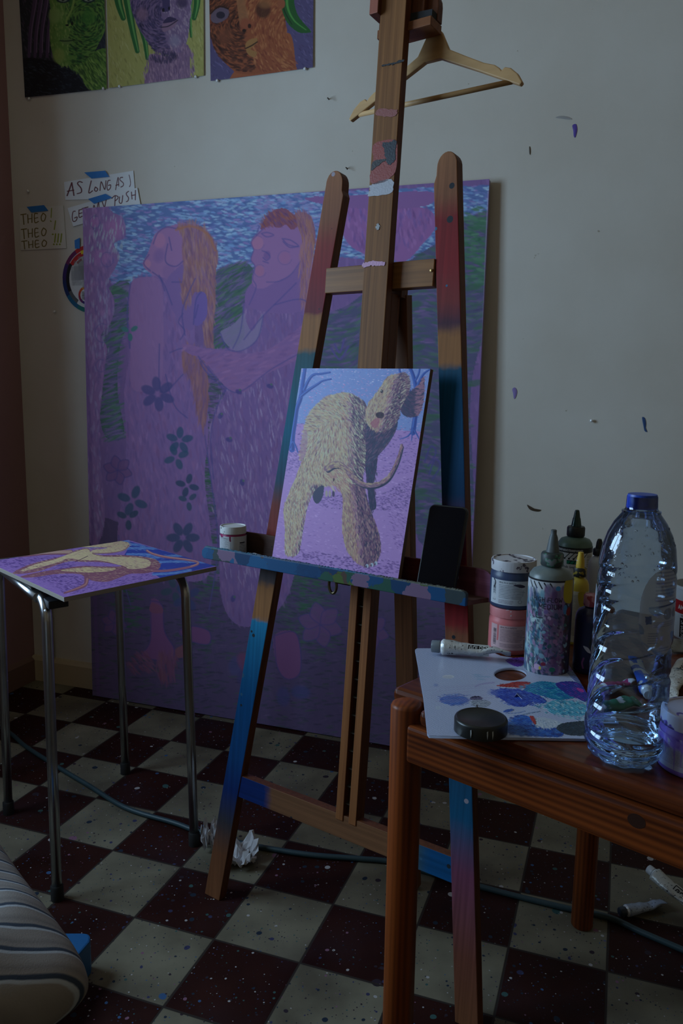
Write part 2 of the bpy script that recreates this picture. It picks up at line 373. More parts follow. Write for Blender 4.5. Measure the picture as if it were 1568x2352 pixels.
# floor tiles
m, nt, b = nmat('cement_tiles'); geo = N(nt, 'ShaderNodeNewGeometry'); TH = math.radians(-19.436); c_, s_ = math.cos(TH), math.sin(TH); ox, oy = -.57165, 1.85291
def fdot(v, off):
    d = N(nt, 'ShaderNodeVectorMath', operation='DOT_PRODUCT'); L(nt, geo.outputs['Position'], d.inputs[0]); d.inputs[1].default_value = tuple(t/.2 for t in v)
    a = N(nt, 'ShaderNodeMath', operation='ADD'); L(nt, d.outputs['Value'], a.inputs[0]); a.inputs[1].default_value = off/.2; return a.outputs[0]
I = fdot((c_, s_, 0), -(ox*c_+oy*s_)); J = fdot((s_, -c_, 0), -(ox*s_-oy*c_))
def M2(op, a, bb=None, v=None):
    n = N(nt, 'ShaderNodeMath', operation=op); L(nt, a, n.inputs[0])
    if bb is not None: L(nt, bb, n.inputs[1])
    if v is not None: n.inputs[1].default_value = v
    return n.outputs[0]
par = M2('PINGPONG', M2('ADD', M2('FLOOR', I), M2('FLOOR', J)), v=1.)
ei = M2('PINGPONG', I, v=.5); ej = M2('PINGPONG', J, v=.5); ed = M2('MINIMUM', ei, ej)
gr = ramp(nt, [(.008, (0, 0, 0, 1)), (.016, (1, 1, 1, 1))]); L(nt, ed, gr.inputs[0])
cw = ramp(nt, [(.3, A(94, 86, 72)), (.7, A(134, 126, 106))]); cr_ = ramp(nt, [(.3, A(36, 13, 9)), (.7, A(54, 24, 18))])
nn = N(nt, 'ShaderNodeTexNoise'); nn.inputs['Scale'].default_value = 6; nn.inputs['Detail'].default_value = 8; L(nt, geo.outputs['Position'], nn.inputs['Vector'])
L(nt, nn.outputs['Fac'], cw.inputs[0]); L(nt, nn.outputs['Fac'], cr_.inputs[0])
def mix(f, a, bb, fac=None, bt='MIX'):
    n = N(nt, 'ShaderNodeMix', data_type='RGBA', blend_type=bt)
    if fac is not None: n.inputs[0].default_value = fac
    else: L(nt, f, n.inputs[0])
    for k, s in ((6, a), (7, bb)):
        if isinstance(s, tuple): n.inputs[k].default_value = s
        else: L(nt, s, n.inputs[k])
    return n.outputs[2]
col = mix(par, cw.outputs[0], cr_.outputs[0])
# violet scuffed haze in patches
nv = N(nt, 'ShaderNodeTexNoise'); nv.inputs['Scale'].default_value = 3.1; nv.inputs['Detail'].default_value = 7; L(nt, geo.outputs['Position'], nv.inputs['Vector'])
rv = ramp(nt, [(.5, (0, 0, 0, 1)), (.75, (.55, .55, .55, 1))]); L(nt, nv.outputs['Fac'], rv.inputs[0])
col = mix(rv.outputs[0], col, A(50, 38, 46))
for sc, th, seed in ((17, .15, 1.7), (34, .2, 7.7), (26, .17, 0), (70, .22, 3.3), (150, .26, 9.1), (11, .10, 5.7)):
    ad = N(nt, 'ShaderNodeVectorMath', operation='ADD'); L(nt, geo.outputs['Position'], ad.inputs[0]); ad.inputs[1].default_value = (seed, seed*.7, 0)
    nz = N(nt, 'ShaderNodeTexNoise'); nz.inputs['Scale'].default_value = sc*.8; L(nt, ad.outputs[0], nz.inputs['Vector'])
    wv = N(nt, 'ShaderNodeMix', data_type='VECTOR'); wv.inputs[0].default_value = .012*26/sc; L(nt, ad.outputs[0], wv.inputs[4]); L(nt, nz.outputs['Color'], wv.inputs[5])
    vo = N(nt, 'ShaderNodeTexVoronoi'); vo.inputs['Scale'].default_value = sc; vo.inputs['Randomness'].default_value = 1; L(nt, wv.outputs[1], vo.inputs['Vector'])
    sp = N(nt, 'ShaderNodeSeparateColor'); L(nt, vo.outputs['Color'], sp.inputs[0])
    # radius of each drop varies, only some cells hold one
    rad = M2('MULTIPLY', M2('SUBTRACT', sp.outputs[0], v=.5), v=th*2.3)
    hit = N(nt, 'ShaderNodeMath', operation='LESS_THAN'); L(nt, vo.outputs['Distance'], hit.inputs[0]); L(nt, rad, hit.inputs[1])
    rc = ramp(nt, [(0, A(38, 48, 62)), (.3, A(60, 60, 90)), (.42, A(60, 90, 88)), (.52, A(52, 42, 50)), (.72, A(128, 90, 110)), (.8, A(60, 90, 130)), (.88, A(170, 165, 165))], 'CONSTANT'); L(nt, sp.outputs[1], rc.inputs[0])
    col = mix(hit.outputs[0], col, rc.outputs[0])
col = mix(gr.outputs[0], A(52, 44, 40), col)
L(nt, col, b.inputs['Base Color']); rr = ramp(nt, [(.3, (.5,)*3+(1,)), (.7, (.7,)*3+(1,))]); L(nt, nn.outputs['Fac'], rr.inputs[0]); L(nt, rr.outputs[0], b.inputs['Roughness'])
bp = N(nt, 'ShaderNodeBump'); bp.inputs['Strength'].default_value = .3; bp.inputs['Distance'].default_value = .002; L(nt, gr.outputs[0], bp.inputs['Height']); L(nt, bp.outputs['Normal'], b.inputs['Normal'])
b.inputs['Specular IOR Level'].default_value = .12
M_FLOOR = m
RW, RN, RH, TK = 4.6, 4.4, 2.95, .12
def rbox(name, u0, u1, n0, n1, z0, z1, m, par=None):
    c = rp((u0+u1)/2, (n0+n1)/2, (z0+z1)/2)
    return boxo(name, c, U*(u1-u0)/2, WN*(n1-n0)/2, Z*(z1-z0)/2, m, par)
struct(rbox('floor', -.3, RW+.1, -.1, RN+.1, -.1, 0, M_FLOOR))
struct(rbox('ceiling', -.3, RW+.1, -.1, RN+.1, RH, RH+.1, M_ROOM))
struct(rbox('wall_back', -.3, RW+.1, -TK, 0, 0, RH, M_WALL))
struct(rbox('wall_right', RW, RW+TK, 0, RN, 0, RH, M_ROOM))
struct(rbox('wall_front', -.3, RW, RN, RN+TK, 0, RH, M_ROOM))
def grid_wall(name):
    V = []; F = []
    def bx(n0, n1, z0, z1):
        k = len(V)
        for u in (0, -RECESS-.04):
            for n_, z_ in ((n0, z0), (n1, z0), (n1, z1), (n0, z1)): V.append(rp(u, n_, z_))
        F.extend([[k, k+1, k+2, k+3], [k+7, k+6, k+5, k+4], [k, k+4, k+5, k+1], [k+1, k+5, k+6, k+2], [k+2, k+6, k+7, k+3], [k+3, k+7, k+4, k]])
    bx(-.0, WIN_N0, 0, RH); bx(WIN_N1, RN, 0, RH); bx(WIN_N0, WIN_N1, 0, WIN_Z0); bx(WIN_N0, WIN_N1, WIN_Z1, RH)
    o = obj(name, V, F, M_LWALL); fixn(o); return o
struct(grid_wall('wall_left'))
M_WHITE = mat('white_gloss_paint', A(205, 200, 190), .35)
w = thing('window_1', rp(-RECESS+.03, (WIN_N0+WIN_N1)/2, WIN_Z0), None, None); struct(w)
def wbox(name, n0, n1, z0, z1, t=.03, u=-RECESS+.035, par=w): return rbox(name, u-t/2, u+t/2, n0, n1, z0, z1, M_WHITE, par)
wbox('window_frame', WIN_N0, WIN_N0+.06, WIN_Z0, WIN_Z1); wbox('window_frame', WIN_N1-.06, WIN_N1, WIN_Z0, WIN_Z1)
wbox('window_frame', WIN_N0, WIN_N1, WIN_Z0, WIN_Z0+.06); wbox('window_frame', WIN_N0, WIN_N1, WIN_Z1-.06, WIN_Z1)
nm_ = (WIN_N0+WIN_N1)/2; wbox('window_mullion', nm_-.035, nm_+.035, WIN_Z0, WIN_Z1, .035)
for k in (1, 2): zz = WIN_Z0+(WIN_Z1-WIN_Z0)*k/3; wbox('glazing_bar', WIN_N0, WIN_N1, zz-.012, zz+.012, .025)
rbox('window_sill', -.16, .03, WIN_N0-.05, WIN_N1+.05, WIN_Z0-.035, WIN_Z0-.002, M_WHITE, w)
# baseboard with a bevelled top, along the back wall
bbm = mat('baseboard_paint', A(188, 170, 140), .5, var=.12, vscale=8)
P = [rp(0, .0, 0), rp(0, .02, 0), rp(0, .02, .085), rp(0, .012, .098), rp(0, 0, .1)]
struct(prism('baseboard_back', P, U*RW, bbm))
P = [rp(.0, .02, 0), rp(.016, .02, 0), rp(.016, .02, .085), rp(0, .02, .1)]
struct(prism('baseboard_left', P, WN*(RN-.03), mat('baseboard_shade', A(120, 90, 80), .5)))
# wall blemishes: paint marks that stay on the plaster
def blot(name, x, y, pts, mcol, r=.5):
    """flat dried paint mark on the back wall; pts in photo pixels around (x,y)"""
    p = smooth_path([(x+a, y+c) for a, c in pts], 4, True); V = [wallp(q[0], q[1], .0012) for q in p]
    o = obj(name, V+[wallp(x, y, .0022)], [[i, (i+1) % len(V), len(V)] for i in range(len(V))], mcol); struct(o); return o
mp = mat('dried_violet_paint', A(92, 72, 160), .6); mb = mat('dried_blue_paint', A(50, 80, 130), .6); mbr = mat('dried_brown_paint', A(70, 52, 34), .6)
blot('wall_mark', 1320, 300, [(-6, -12), (2, -15), (5, -4), (3, 8), (0, 16), (-3, 12), (-4, 0)], mp)
blot('wall_mark', 1182, 902, [(-6, -8), (0, -12), (5, -3), (2, 10), (-2, 14), (-4, 2)], mat('pale_violet_paint', A(140, 120, 180), .6))
blot('wall_mark', 1478, 974, [(-4, -15), (2, -14), (5, -2), (4, 12), (8, 18), (2, 16), (-1, 4)], mb)
blot('wall_mark', 1226, 1168, [(-16, -9), (-8, -4), (2, 1), (16, 3), (10, 7), (-4, 5), (-12, 0)], mbr)
blot('wall_mark', 1217, 346, [(-2, -9), (0, -8), (1, 2), (0, 10), (-2, 4)], mbr)
blot('wall_mark', 1295, 270, [(-20, 0), (-8, -4), (8, -2), (18, 4), (6, 4), (-8, 2)], mat('grey_scuff', A(165, 160, 158), .8))
# ------------------------------------------------------------------ pictures on the wall
M_PAPER = mat('white_paper', A(226, 224, 220), .7)
M_PRINT = attrmat('printed_paper', .38, .4, bump=0)
M_PAINT = attrmat('painted_surface', .5, .35, bump=.35, bscale=700)
M_CHALK = attrmat('matt_canvas_paint', .75, .2, bump=.3, bscale=900)
M_LABEL = attrmat('label_print', .4, .4, bump=0)
def sheet(name, corners, label, cat, P, thick=.0008, d=.0035, group=None, curl=.004, backm=None):
    """paper on the back wall. corners TL,TR,BR,BL as (u,z)"""
    c = [rp(u, d, z) for u, z in corners]
    t = thing(name, c[3], label, cat, group)
    def bow(f0):
        def f(u, v):
            p = f0(u, v); return p+WN*(curl*(np.abs(2*u-1)**3*.6+np.clip(v-.6, 0, 1)**2*1.5))[..., None]
        return f
    g_ = P.C.mean(-1, keepdims=True); P.C = (P.C*.82+g_*.18)*.80*np.array([1.05, 1, .9])+.005
    P.mesh('printed_face', bow(flat(*c)), M_PRINT, t)
    nx = 12; gx, gy = np.meshgrid(np.linspace(0, 1, nx+1), np.linspace(0, 1, nx+1))
    Q = bow(flat(*[q-WN*thick for q in c]))(gx, gy).reshape(-1, 3)
    o = obj('sheet', Q, [[j*(nx+1)+i, j*(nx+1)+i+1, (j+1)*(nx+1)+i+1, (j+1)*(nx+1)+i] for j in range(nx) for i in range(nx)], backm or M_PAPER, t, smooth=True)
    return t
def wc(cs): return [tuple(proj(rp(u, .004, z))) for u, z in cs]
def mixc(a, b_, t): return tuple(np.array(a)*(1-t)+np.array(b_)*t)
# poster 1, dark green face
F1 = (0, 0, 2.119)
c1 = [(.072, 2.672), (.428, 2.672), (.427, 2.176), (.082, 2.182)]
P = Paint(230, 320, wc(c1), (44, 52, 68), F1)
P.dabs(None, 1500, 26, 6, 1.2, [(70, 82, 100), (34, 42, 58), (90, 80, 112), (52, 60, 84)])
P.poly([(100, 300), (240, 300), (330, 330), (420, 430), (430, 470), (120, 480)], (24, 30, 44))
P.dabs([(130, 310), (330, 330), (420, 440), (130, 470)], 260, 18, 5, .3, [(44, 58, 84), (18, 24, 38), (60, 76, 100)])
for x, w_ in ((150, 26), (178, 24), (205, 24), (236, 22), (262, 20)): P.stroke([(x+40, -180), (x+22, 0), (x, 150), (x-8, 280)], w_, (92, 70, 120), w2=14); P.stroke([(x+46, -180), (x+28, 0), (x+5, 150), (x, 260)], 4, (140, 112, 170))
P.poly([(330, 318), (430, 270), (524, 250), (524, 432), (430, 432), (392, 372)], (98, 150, 50))
P.dabs([(340, 320), (520, 260), (522, 430), (430, 430), (392, 372)], 320, 34, 7, .95, [(128, 176, 60), (70, 120, 48), (160, 200, 90), (50, 90, 48)])
P.poly([(250, -60), (430, -120), (524, -60), (520, 120), (480, 220), (430, 290), (340, 322), (288, 320), (255, 270), (240, 170), (245, 60)], (112, 164, 62))
P.dabs([(330, -60), (524, -60), (520, 120), (480, 220), (430, 290), (350, 320), (330, 160)], 700, 22, 8, lambda x, y: math.atan2(y-100, x-420)+1.57, [(30, 96, 50), (22, 70, 46), (46, 128, 56), (20, 54, 44)])
P.dabs([(250, 0), (330, 0), (330, 320), (290, 320), (250, 250)], 260, 18, 7, 1.4, [(140, 180, 84), (112, 160, 60), (168, 196, 100)])
P.ell(265, 82, 34, 45, (150, 188, 96), a=.9, soft=.6); P.ell(430, 90, 42, 44, (74, 150, 56), a=.8, soft=.8); P.ell(285, 275, 36, 42, (160, 186, 84), a=.8, soft=.7)
P.stroke([(362, -40), (352, 40), (322, 105), (330, 130), (350, 120)], 10, (150, 186, 80)); P.ell(325, 128, 9, 5, (20, 34, 26)); P.ell(349, 120, 6, 10, (20, 34, 26))
P.poly([(292, 200), (320, 190), (352, 200), (345, 216), (315, 222)], (120, 158, 80)); P.stroke([(290, 203), (320, 205), (360, 200)], 5, (26, 60, 40))
for x in (305, 430): P.ell(x, 5, 34, 16, (40, 66, 70)); P.ell(x, 5, 22, 9, (150, 168, 150)); P.ell(x, 3, 8, 8, (20, 30, 30)); P.stroke([(x-36, -10), (x, -18), (x+36, -8)], 6, (20, 44, 34))
sheet('portrait_print', c1, 'unframed portrait print of a dark green face with purple dreadlocks, leftmost on the wall', 'poster', P)
c2 = [(.437, 2.672), (.806, 2.672), (.802, 2.177), (.436, 2.177)]
P = Paint(230, 320, wc(c2), (190, 188, 96), F1)
P.dabs(None, 1500, 30, 6, 1.3, [(200, 198, 104), (178, 176, 84), (206, 206, 130), (160, 158, 76)])
for pts, w_ in (([(560, -160), (575, 0), (600, 90)], 50), ([(610, -60), (640, 120), (668, 250)], 44), ([(660, 60), (700, 180), (716, 285)], 34), ([(950, -160), (960, 0), (945, 90)], 46), ([(930, -20), (926, 100), (930, 180)], 22)):
    P.stroke(pts, w_, (36, 120, 56), w2=w_*.5); P.stroke([(a+4, c) for a, c in pts], w_*.35, (110, 186, 90), w2=4)
P.poly([(730, 265), (830, 270), (915, 220), (926, 380), (925, 420), (715, 420), (725, 330)], (150, 110, 160))
P.poly([(640, -120), (925, -120), (925, 60), (915, 180), (885, 250), (830, 268), (760, 250), (700, 180), (650, 80), (632, 0)], (140, 108, 166))
P.dabs([(640, -60), (760, -60), (790, 90), (800, 180), (840, 265), (760, 255), (700, 180), (650, 80)], 600, 24, 7, lambda x, y: math.atan2(y-60, x-800)+1.57, [(66, 56, 116), (90, 74, 140), (48, 44, 90), (120, 92, 150)])
P.dabs([(800, -60), (925, -60), (915, 180), (880, 250), (840, 260), (800, 120)], 380, 20, 7, 1.3, [(176, 140, 190), (150, 118, 180), (200, 170, 206)])
P.dabs([(735, 268), (920, 230), (925, 400), (718, 410)], 520, 30, 6, 1.45, [(170, 126, 176), (196, 150, 190), (128, 92, 150), (150, 110, 168)])
P.dabs([(760, 255), (860, 262), (840, 300), (740, 300)], 120, 26, 5, 1.4, [(56, 46, 90), (80, 64, 120)])
P.ell(690, 70, 34, 40, (170, 120, 160), a=.6, soft=.8); P.ell(885, 15, 34, 34, (70, 52, 104), a=.8, soft=.7); P.ell(850, 200, 34, 38, (170, 160, 206), a=.6, soft=.9)
P.poly([(790, -40), (820, -40), (826, 40), (812, 58), (792, 50)], (80, 64, 126)); P.ell(794, 50, 7, 10, (30, 24, 50)); P.ell(822, 42, 5, 9, (30, 24, 50))
P.poly([(790, 118), (822, 108), (862, 98), (850, 128), (820, 148), (792, 155)], (164, 122, 168)); P.stroke([(786, 134), (820, 128), (864, 100)], 5, (50, 36, 76)); P.poly([(792, 112), (820, 84), (860, 96), (822, 112)], (70, 54, 108))
P.ell(690, -12, 34, 14, (200, 200, 214)); P.ell(690, -14, 10, 10, (40, 34, 60))
sheet('portrait_print', c2, 'unframed portrait print of a lilac face with green hair on yellow, second from left', 'poster', P)
c3 = [(.822, 2.672), (1.184, 2.672), (1.185, 2.160), (.827, 2.158)]
P = Paint(230, 320, wc(c3), (96, 84, 150), F1)
P.dabs(None, 1500, 22, 6, .9, [(110, 98, 170), (82, 72, 140), (128, 112, 184), (88, 66, 130)])
P.poly([(1400, 160), (1440, 320), (1450, 420), (1140, 420), (1150, 340), (1240, 330)], (190, 96, 44))
P.poly([(1015, -120), (1380, -120), (1385, 40), (1390, 110), (1400, 200), (1440, 330), (1360, 350), (1180, 360), (1120, 330), (1050, 250), (1025, 150)], (176, 86, 40))
P.dabs([(1015, -60), (1150, -60), (1200, 100), (1190, 200), (1240, 300), (1220, 350), (1120, 330), (1050, 250), (1020, 150)], 800, 26, 9, lambda x, y: math.atan2(y-120, x-1180)+1.57, [(74, 32, 24), (96, 40, 28), (56, 24, 22), (122, 56, 34)])
P.dabs([(1200, -60), (1380, -60), (1390, 110), (1420, 260), (1440, 340), (1260, 340), (1230, 200)], 800, 28, 8, lambda x, y: math.atan2(y-160, x-1500)+1.57, [(200, 108, 50), (176, 80, 40), (216, 130, 66), (150, 60, 36)])
P.ell(1095, 178, 46, 54, (150, 76, 44), a=.7, soft=.8); P.ell(1280, 50, 42, 46, (88, 40, 28), a=.9, soft=.5); P.ell(1290, 20, 40, 30, (186, 116, 60), a=.6, soft=.8)
P.stroke([(1160, -60), (1176, 40), (1190, 110)], 34, (190, 120, 70), w2=50, a=.8); P.ell(1195, 118, 34, 34, (180, 84, 48), a=.9, soft=.6); P.ell(1188, 150, 10, 8, (50, 20, 18)); P.ell(1214, 128, 9, 12, (70, 26, 20))
P.poly([(1200, 205), (1225, 190), (1252, 188), (1245, 216), (1220, 240), (1250, 256), (1235, 280), (1205, 262), (1195, 230)], (190, 130, 60)); P.stroke([(1198, 236), (1226, 222), (1252, 205)], 6, (60, 24, 20))
P.poly([(1030, 70), (1070, 40), (1112, 52), (1105, 90), (1060, 115), (1030, 105)], (120, 98, 130)); P.ell(1074, 76, 22, 18, (50, 40, 70)); P.stroke([(1026, 70), (1066, 34), (1112, 46)], 7, (60, 26, 22)); P.stroke([(1024, 112), (1070, 126), (1110, 90)], 5, (140, 56, 40))
P.poly([(1360, -120), (1440, -60), (1430, 0), (1452, 80), (1512, 152), (1500, 162), (1450, 158), (1398, 112), (1372, 50), (1356, -20)], (26, 110, 46))
P.stroke([(1400, -60), (1398, 30), (1430, 100), (1490, 148)], 14, (78, 178, 70), w2=4); P.stroke([(1372, 0), (1386, 60), (1420, 120)], 8, (14, 64, 34), w2=4); P.ell(1368, 20, 20, 26, (180, 92, 50))
P.stroke([(1145, 386), (1300, 366), (1450, 346)], 14, (190, 50, 60)); P.stroke([(1016, 60), (1020, 220)], 8, (170, 50, 70))
sheet('portrait_print', c3, 'unframed portrait print of an orange face with a green horn on violet, third from left', 'poster', P)
# push pins
M_PIN = mat('pin_metal', (.85, .86, .88, 1), .3, .2)
pin0 = None; PINS = [((240, 205), 'silver pushpin under the right corner of the dark green face print'), ((277, 200), 'silver pushpin under the left corner of the lilac face print'),
 ((452, 178), 'silver pushpin under the right corner of the lilac face print'), ((501, 187), 'silver pushpin under the left corner of the orange face print'), ((702, 160), 'silver pushpin under the right corner of the orange face print'),
 ((70, 228), 'dull pushpin under the left corner of the dark green face print'), ((128, 716), 'silver pushpin in the bare wall just below the round colour chart'), ((67, 440), 'pair-headed silver pin in the wall above the yellow written note'), ((1358, 966), 'lone silver pushpin in the bare wall right of the easel')]
for (x, y), lb in PINS:
    p = wallp(x, y, 0)
    if pin0 is None:
        pin0 = lathe('pushpin', [(.0008, 0), (.0008, .004), (.003, .0045), (.0045, .006), (.0048, .0085), (.0035, .0105), (0, .0112)], (0, 0, 0), M_PIN, seg=16, ax=WN); o = pin0
    else: o = pin0.copy(); COL.objects.link(o)
    o.location = tuple(p); tag(o, lb, 'pushpin', 'pushpins in the wall')
for (x, y), lb in (((755, 228), 'small bent nail in the bare wall, the upper one between prints and coat hanger'), ((797, 387), 'small bent nail in the wall just above the left easel post')):
    p = wallp(x, y); o = tube('nail', [p, p+WN*.012, p+WN*.018-Z*.002+U*.003, p+WN*.02-Z*.008+U*.008], .0018, mat('rusty_iron', A(70, 60, 52), .6, .6), seg=8); tag(o, lb, 'nail')
# notes
M_TAPE = mat('blue_tape', A(42, 120, 196), .55, bump=.3, bscale=400)
def tape(px, label, d=.0065):
    p = [wallp(x, y, d) for x, y in px]; o = prism('masking_tape', p, -WN*.0004, M_TAPE); tag(o, label, 'tape'); return o
def note(px, base, fr, nx, ny, draw, label, d=.0035):
    c = [wallp(x, y, d) for x, y in px]; P = Paint(nx, ny, px, base, fr); draw(P)
    t = thing('handwritten_note', c[3], label, 'note')
    P.mesh('written_face', flat(*c), M_PRINT, t)
    prism('card', [q-WN*.0002 for q in c], -WN*.0014, M_PAPER, t); return t
FN = (30, 380, 5.058)
MR = (96, 18, 34)
def hand(P, polys, w_, col, ox=0, oy=0):
    for pl in polys: P.stroke(pl, w_, col, .92)
def d1(P):
    hand(P, [[(620, 352), (655, 205)], [(655, 205), (668, 290), (676, 350)], [(622, 300), (672, 290)], [(748, 205), (722, 195), (706, 218), (738, 270), (740, 315), (705, 330)],
     [(836, 190), (812, 320), (850, 300)], [(880, 258), (870, 290), (890, 305), (905, 280), (880, 258)], [(930, 296), (945, 200), (985, 285), (1000, 188)], [(1052, 182), (1025, 190), (1012, 250), (1022, 292), (1052, 270), (1058, 235), (1030, 240)],
     [(1122, 286), (1158, 148), (1166, 245)], [(1126, 238), (1166, 226)], [(1225, 145), (1192, 150), (1185, 175), (1232, 210), (1228, 240), (1196, 255)], [(1325, 115), (1345, 190), (1340, 230), (1325, 248)]], 12, MR)
note([(147, 418), (306, 392), (311, 455), (150, 459)], (228, 230, 234), FN, 330, 140, d1, 'white strip note reading AS LONG AS J in dark red marker, above the other strip')
def d2_(P):
    hand(P, [[(725, 532), (700, 540), (688, 600), (700, 650), (735, 640), (748, 600), (716, 612)], [(770, 520), (772, 600), (808, 590)], [(770, 520), (815, 505)], [(772, 560), (806, 550)], [(810, 500), (878, 482)], [(846, 492), (850, 575)],
     [(935, 560), (948, 462), (975, 520), (1003, 425), (1008, 545)], [(1045, 420), (1066, 480)], [(1092, 395), (1060, 552)], [(1190, 470), (1195, 350)], [(1158, 380), (1190, 350), (1225, 360), (1222, 385), (1194, 410)],
     [(1245, 365), (1240, 420), (1255, 440), (1272, 425), (1280, 350)], [(1345, 300), (1322, 320), (1325, 345), (1345, 375), (1340, 410), (1322, 420)], [(1378, 310), (1385, 390)], [(1422, 290), (1422, 400)], [(1380, 350), (1422, 342)]], 12, MR)
note([(155, 478), (315, 431), (323, 474), (168, 520)], (226, 228, 232), FN, 330, 130, d2_, 'white strip note reading GET MY PUSH in dark red marker, half behind the canvas', .0055)
def d3(P):
    g = (120, 104, 40); g2 = (150, 160, 60)
    for k, (x, y) in enumerate(((90, 570), (95, 740), (100, 880))):
        hh = (110, 108, 90)[k]; P.stroke([(x, y), (x+62, y-8)], 12, g); P.stroke([(x+26, y-4), (x+36, y+hh)], 12, g)
        P.stroke([(x+80, y), (x+86, y+hh*.85)], 12, g); P.stroke([(x+130, y-8), (x+130, y+hh*.8)], 12, g); P.stroke([(x+84, y+hh*.45), (x+130, y+hh*.38)], 10, g)
        P.stroke([(x+195, y-12), (x+160, y-6), (x+165, y+hh*.8), (x+205, y+hh*.7)], 12, g); P.stroke([(x+160, y+hh*.38), (x+198, y+hh*.3)], 10, g)
        P.stroke([(x+260, y-18), (x+238, y+hh*.2), (x+246, y+hh*.62), (x+275, y+hh*.6), (x+290, y+hh*.1), (x+260, y-18)], 12, g)
    P.stroke([(448, 498), (442, 600)], 12, g2); P.stroke([(436, 640), (442, 646)], 14, g2); P.stroke([(494, 640), (480, 738)], 14, g2); P.ell(462, 796, 12, 10, g2)
    for x in (490, 525, 560): P.stroke([(x+4, 792), (x-6, 888)], 16, g2); P.ell(x-16, 915, 11, 11, g2)
note([(44, 478), (145, 472), (152, 570), (48, 575)], (216, 212, 204), FN, 220, 200, d3, 'square white note with THEO written three times in olive marker, leftmost note')
tape([(193, 396), (241, 392), (251, 406), (210, 410)], 'blue tape piece holding the top edge of the AS LONG AS note')
tape([(202, 457), (242, 445), (258, 454), (216, 468)], 'blue tape piece across the top of the GET MY PUSH note', .0085)
tape([(61, 475), (101, 471), (111, 484), (72, 488)], 'blue tape piece on the THEO note at far left')
tape([(171, 552), (183, 546), (183, 571), (172, 571)], 'blue tape piece, upright, holding the round colour chart')
# colour wheel
cen = wallp(206, 641, .004); cu, cz = float((cen-W0)@U), float(cen[2]); RWH = .118
def wheelcol(P):
    for r0, n, cols in ((RWH, 12, None),):
        X, Y = P.X, P.Y; R = np.hypot(X, Y); Ag = np.degrees(np.arctan2(X, -Y)) % 360
        seg = (Ag//30).astype(int)
        ring = [(214, 120, 40), (222, 170, 50), (200, 200, 60), (110, 180, 70), (60, 160, 90), (40, 140, 110), (30, 120, 120), (26, 100, 140), (24, 50, 110), (60, 40, 110), (110, 36, 90), (190, 40, 40)]
        out = (R > .102) & (R <= RWH)
        for k in range(12): P.C[out & (seg == k)] = lin(ring[k])
        g = (R > .088) & (R < .102) & (Ag > 215) & (Ag < 305)
        P.C[g] = lin((26, 24, 28)); P.C[g & (Ag < 245)] = lin((96, 96, 98))
        P.C[(R > .084) & (R < .100) & (Ag > 305) & (Ag < 345)] = lin((190, 36, 36)); P.C[(R > .092) & (R < .104) & (Ag > 340) & (Ag < 362)] = lin((230, 200, 40)); P.C[(R > .072) & (R < .08) & (Ag > 345)] = lin((224, 140, 60)); P.C[(R > .072) & (R < .08) & (Ag > 318) & (Ag < 336)] = lin((170, 50, 40))
        P.C[(R > .06) & (R < .072) & (Ag > 8) & (Ag < 20)] = lin((50, 60, 110)); P.C[(R > .08) & (R < .102) & (Ag > 165) & (Ag < 185)] = lin((110, 170, 110))
        # small inner wheel
        X2, Y2 = X+.02, Y-.056; R2 = np.hypot(X2, Y2); s2 = ((np.degrees(np.arctan2(X2, -Y2)) % 360)//30).astype(int)
        for k in range(12): P.C[(R2 > .022) & (R2 < .031) & (s2 == k)] = lin([(220, 200, 60), (130, 190, 70), (60, 160, 90), (40, 140, 130), (30, 110, 150), (40, 80, 150), (60, 50, 130), (110, 40, 110), (150, 40, 70), (190, 50, 40), (210, 90, 40), (225, 150, 50)][k])
    for a in range(-60, 61, 15): P.stroke([(0, 0), (.09*math.sin(math.radians(a)), -.09*math.cos(math.radians(a)))], .0006, (120, 118, 120), sm=False)
    P.lines(-.075, -.03, .045, .05, 14, (150, 150, 156), .5); P.lines(-.03, .0, .04, .03, 8, (150, 150, 156), .5)
    P.text('Color', -.034, .053, .0095, .0012, (50, 46, 50), ang=.25); P.text('Wheel', -.036, .067, .0095, .0012, (50, 46, 50), ang=.25)
P = Paint(300, 300, [(-RWH, -RWH), (RWH, -RWH), (RWH, RWH), (-RWH, RWH)], (214, 214, 216)); wheelcol(P)
t = thing('colour_wheel', rp(cu, 0, cz-RWH), 'round printed colour mixing chart half hidden behind the big purple canvas', 'colour chart')
def fdisk(u, v):
    a = (u*2-1); c = (v*2-1); return rp(cu, .0045, cz)+a[..., None]*RWH*U-c[..., None]*RWH*Z
P.mesh('printed_face', fdisk, M_PRINT, t, hole=np.hypot(P.X, P.Y) > RWH)
lathe('card', [(0, 0), (RWH, 0), (RWH, .0012), (0, .0012)], rp(cu, .0028, cz), M_PAPER, t, ax=WN)
lathe('rivet', [(.003, 0), (.003, .001), (0, .0016)], rp(cu, .0046, cz), M_PIN, t, ax=WN, seg=16)
# thin lath standing in the corner
o = rbox('wooden_lath', .085, .11, .022, .034, 0, .50, mat('dark_lath', A(104, 66, 44), .6)); tag(o, 'narrow dark brown wooden lath leaning upright in the left corner behind the small table', 'lath')
# ------------------------------------------------------------------ the big leaning canvas
cu0, cu1, CH = .330, 1.752, 1.785
def cpt(u, t, d=0.):   # t 0 bottom .. 1 top on the canvas face
    lean = np.array(rp(0, .075, .004))*(1-t)+np.array(rp(0, .032, CH))*t
    return lean+U*u+WN*d
CC = [cpt(cu0, 1), cpt(cu1, 1), cpt(cu1, 0), cpt(cu0, 0)]; cpx = [tuple(proj(c)) for c in CC]
P = Paint(560, 700, cpx, (112, 84, 158))
pur = [(104, 76, 152), (120, 88, 166), (130, 96, 170), (98, 80, 158)]
P.dabs(None, 5200, 26, 8, 1.5, pur, .5)
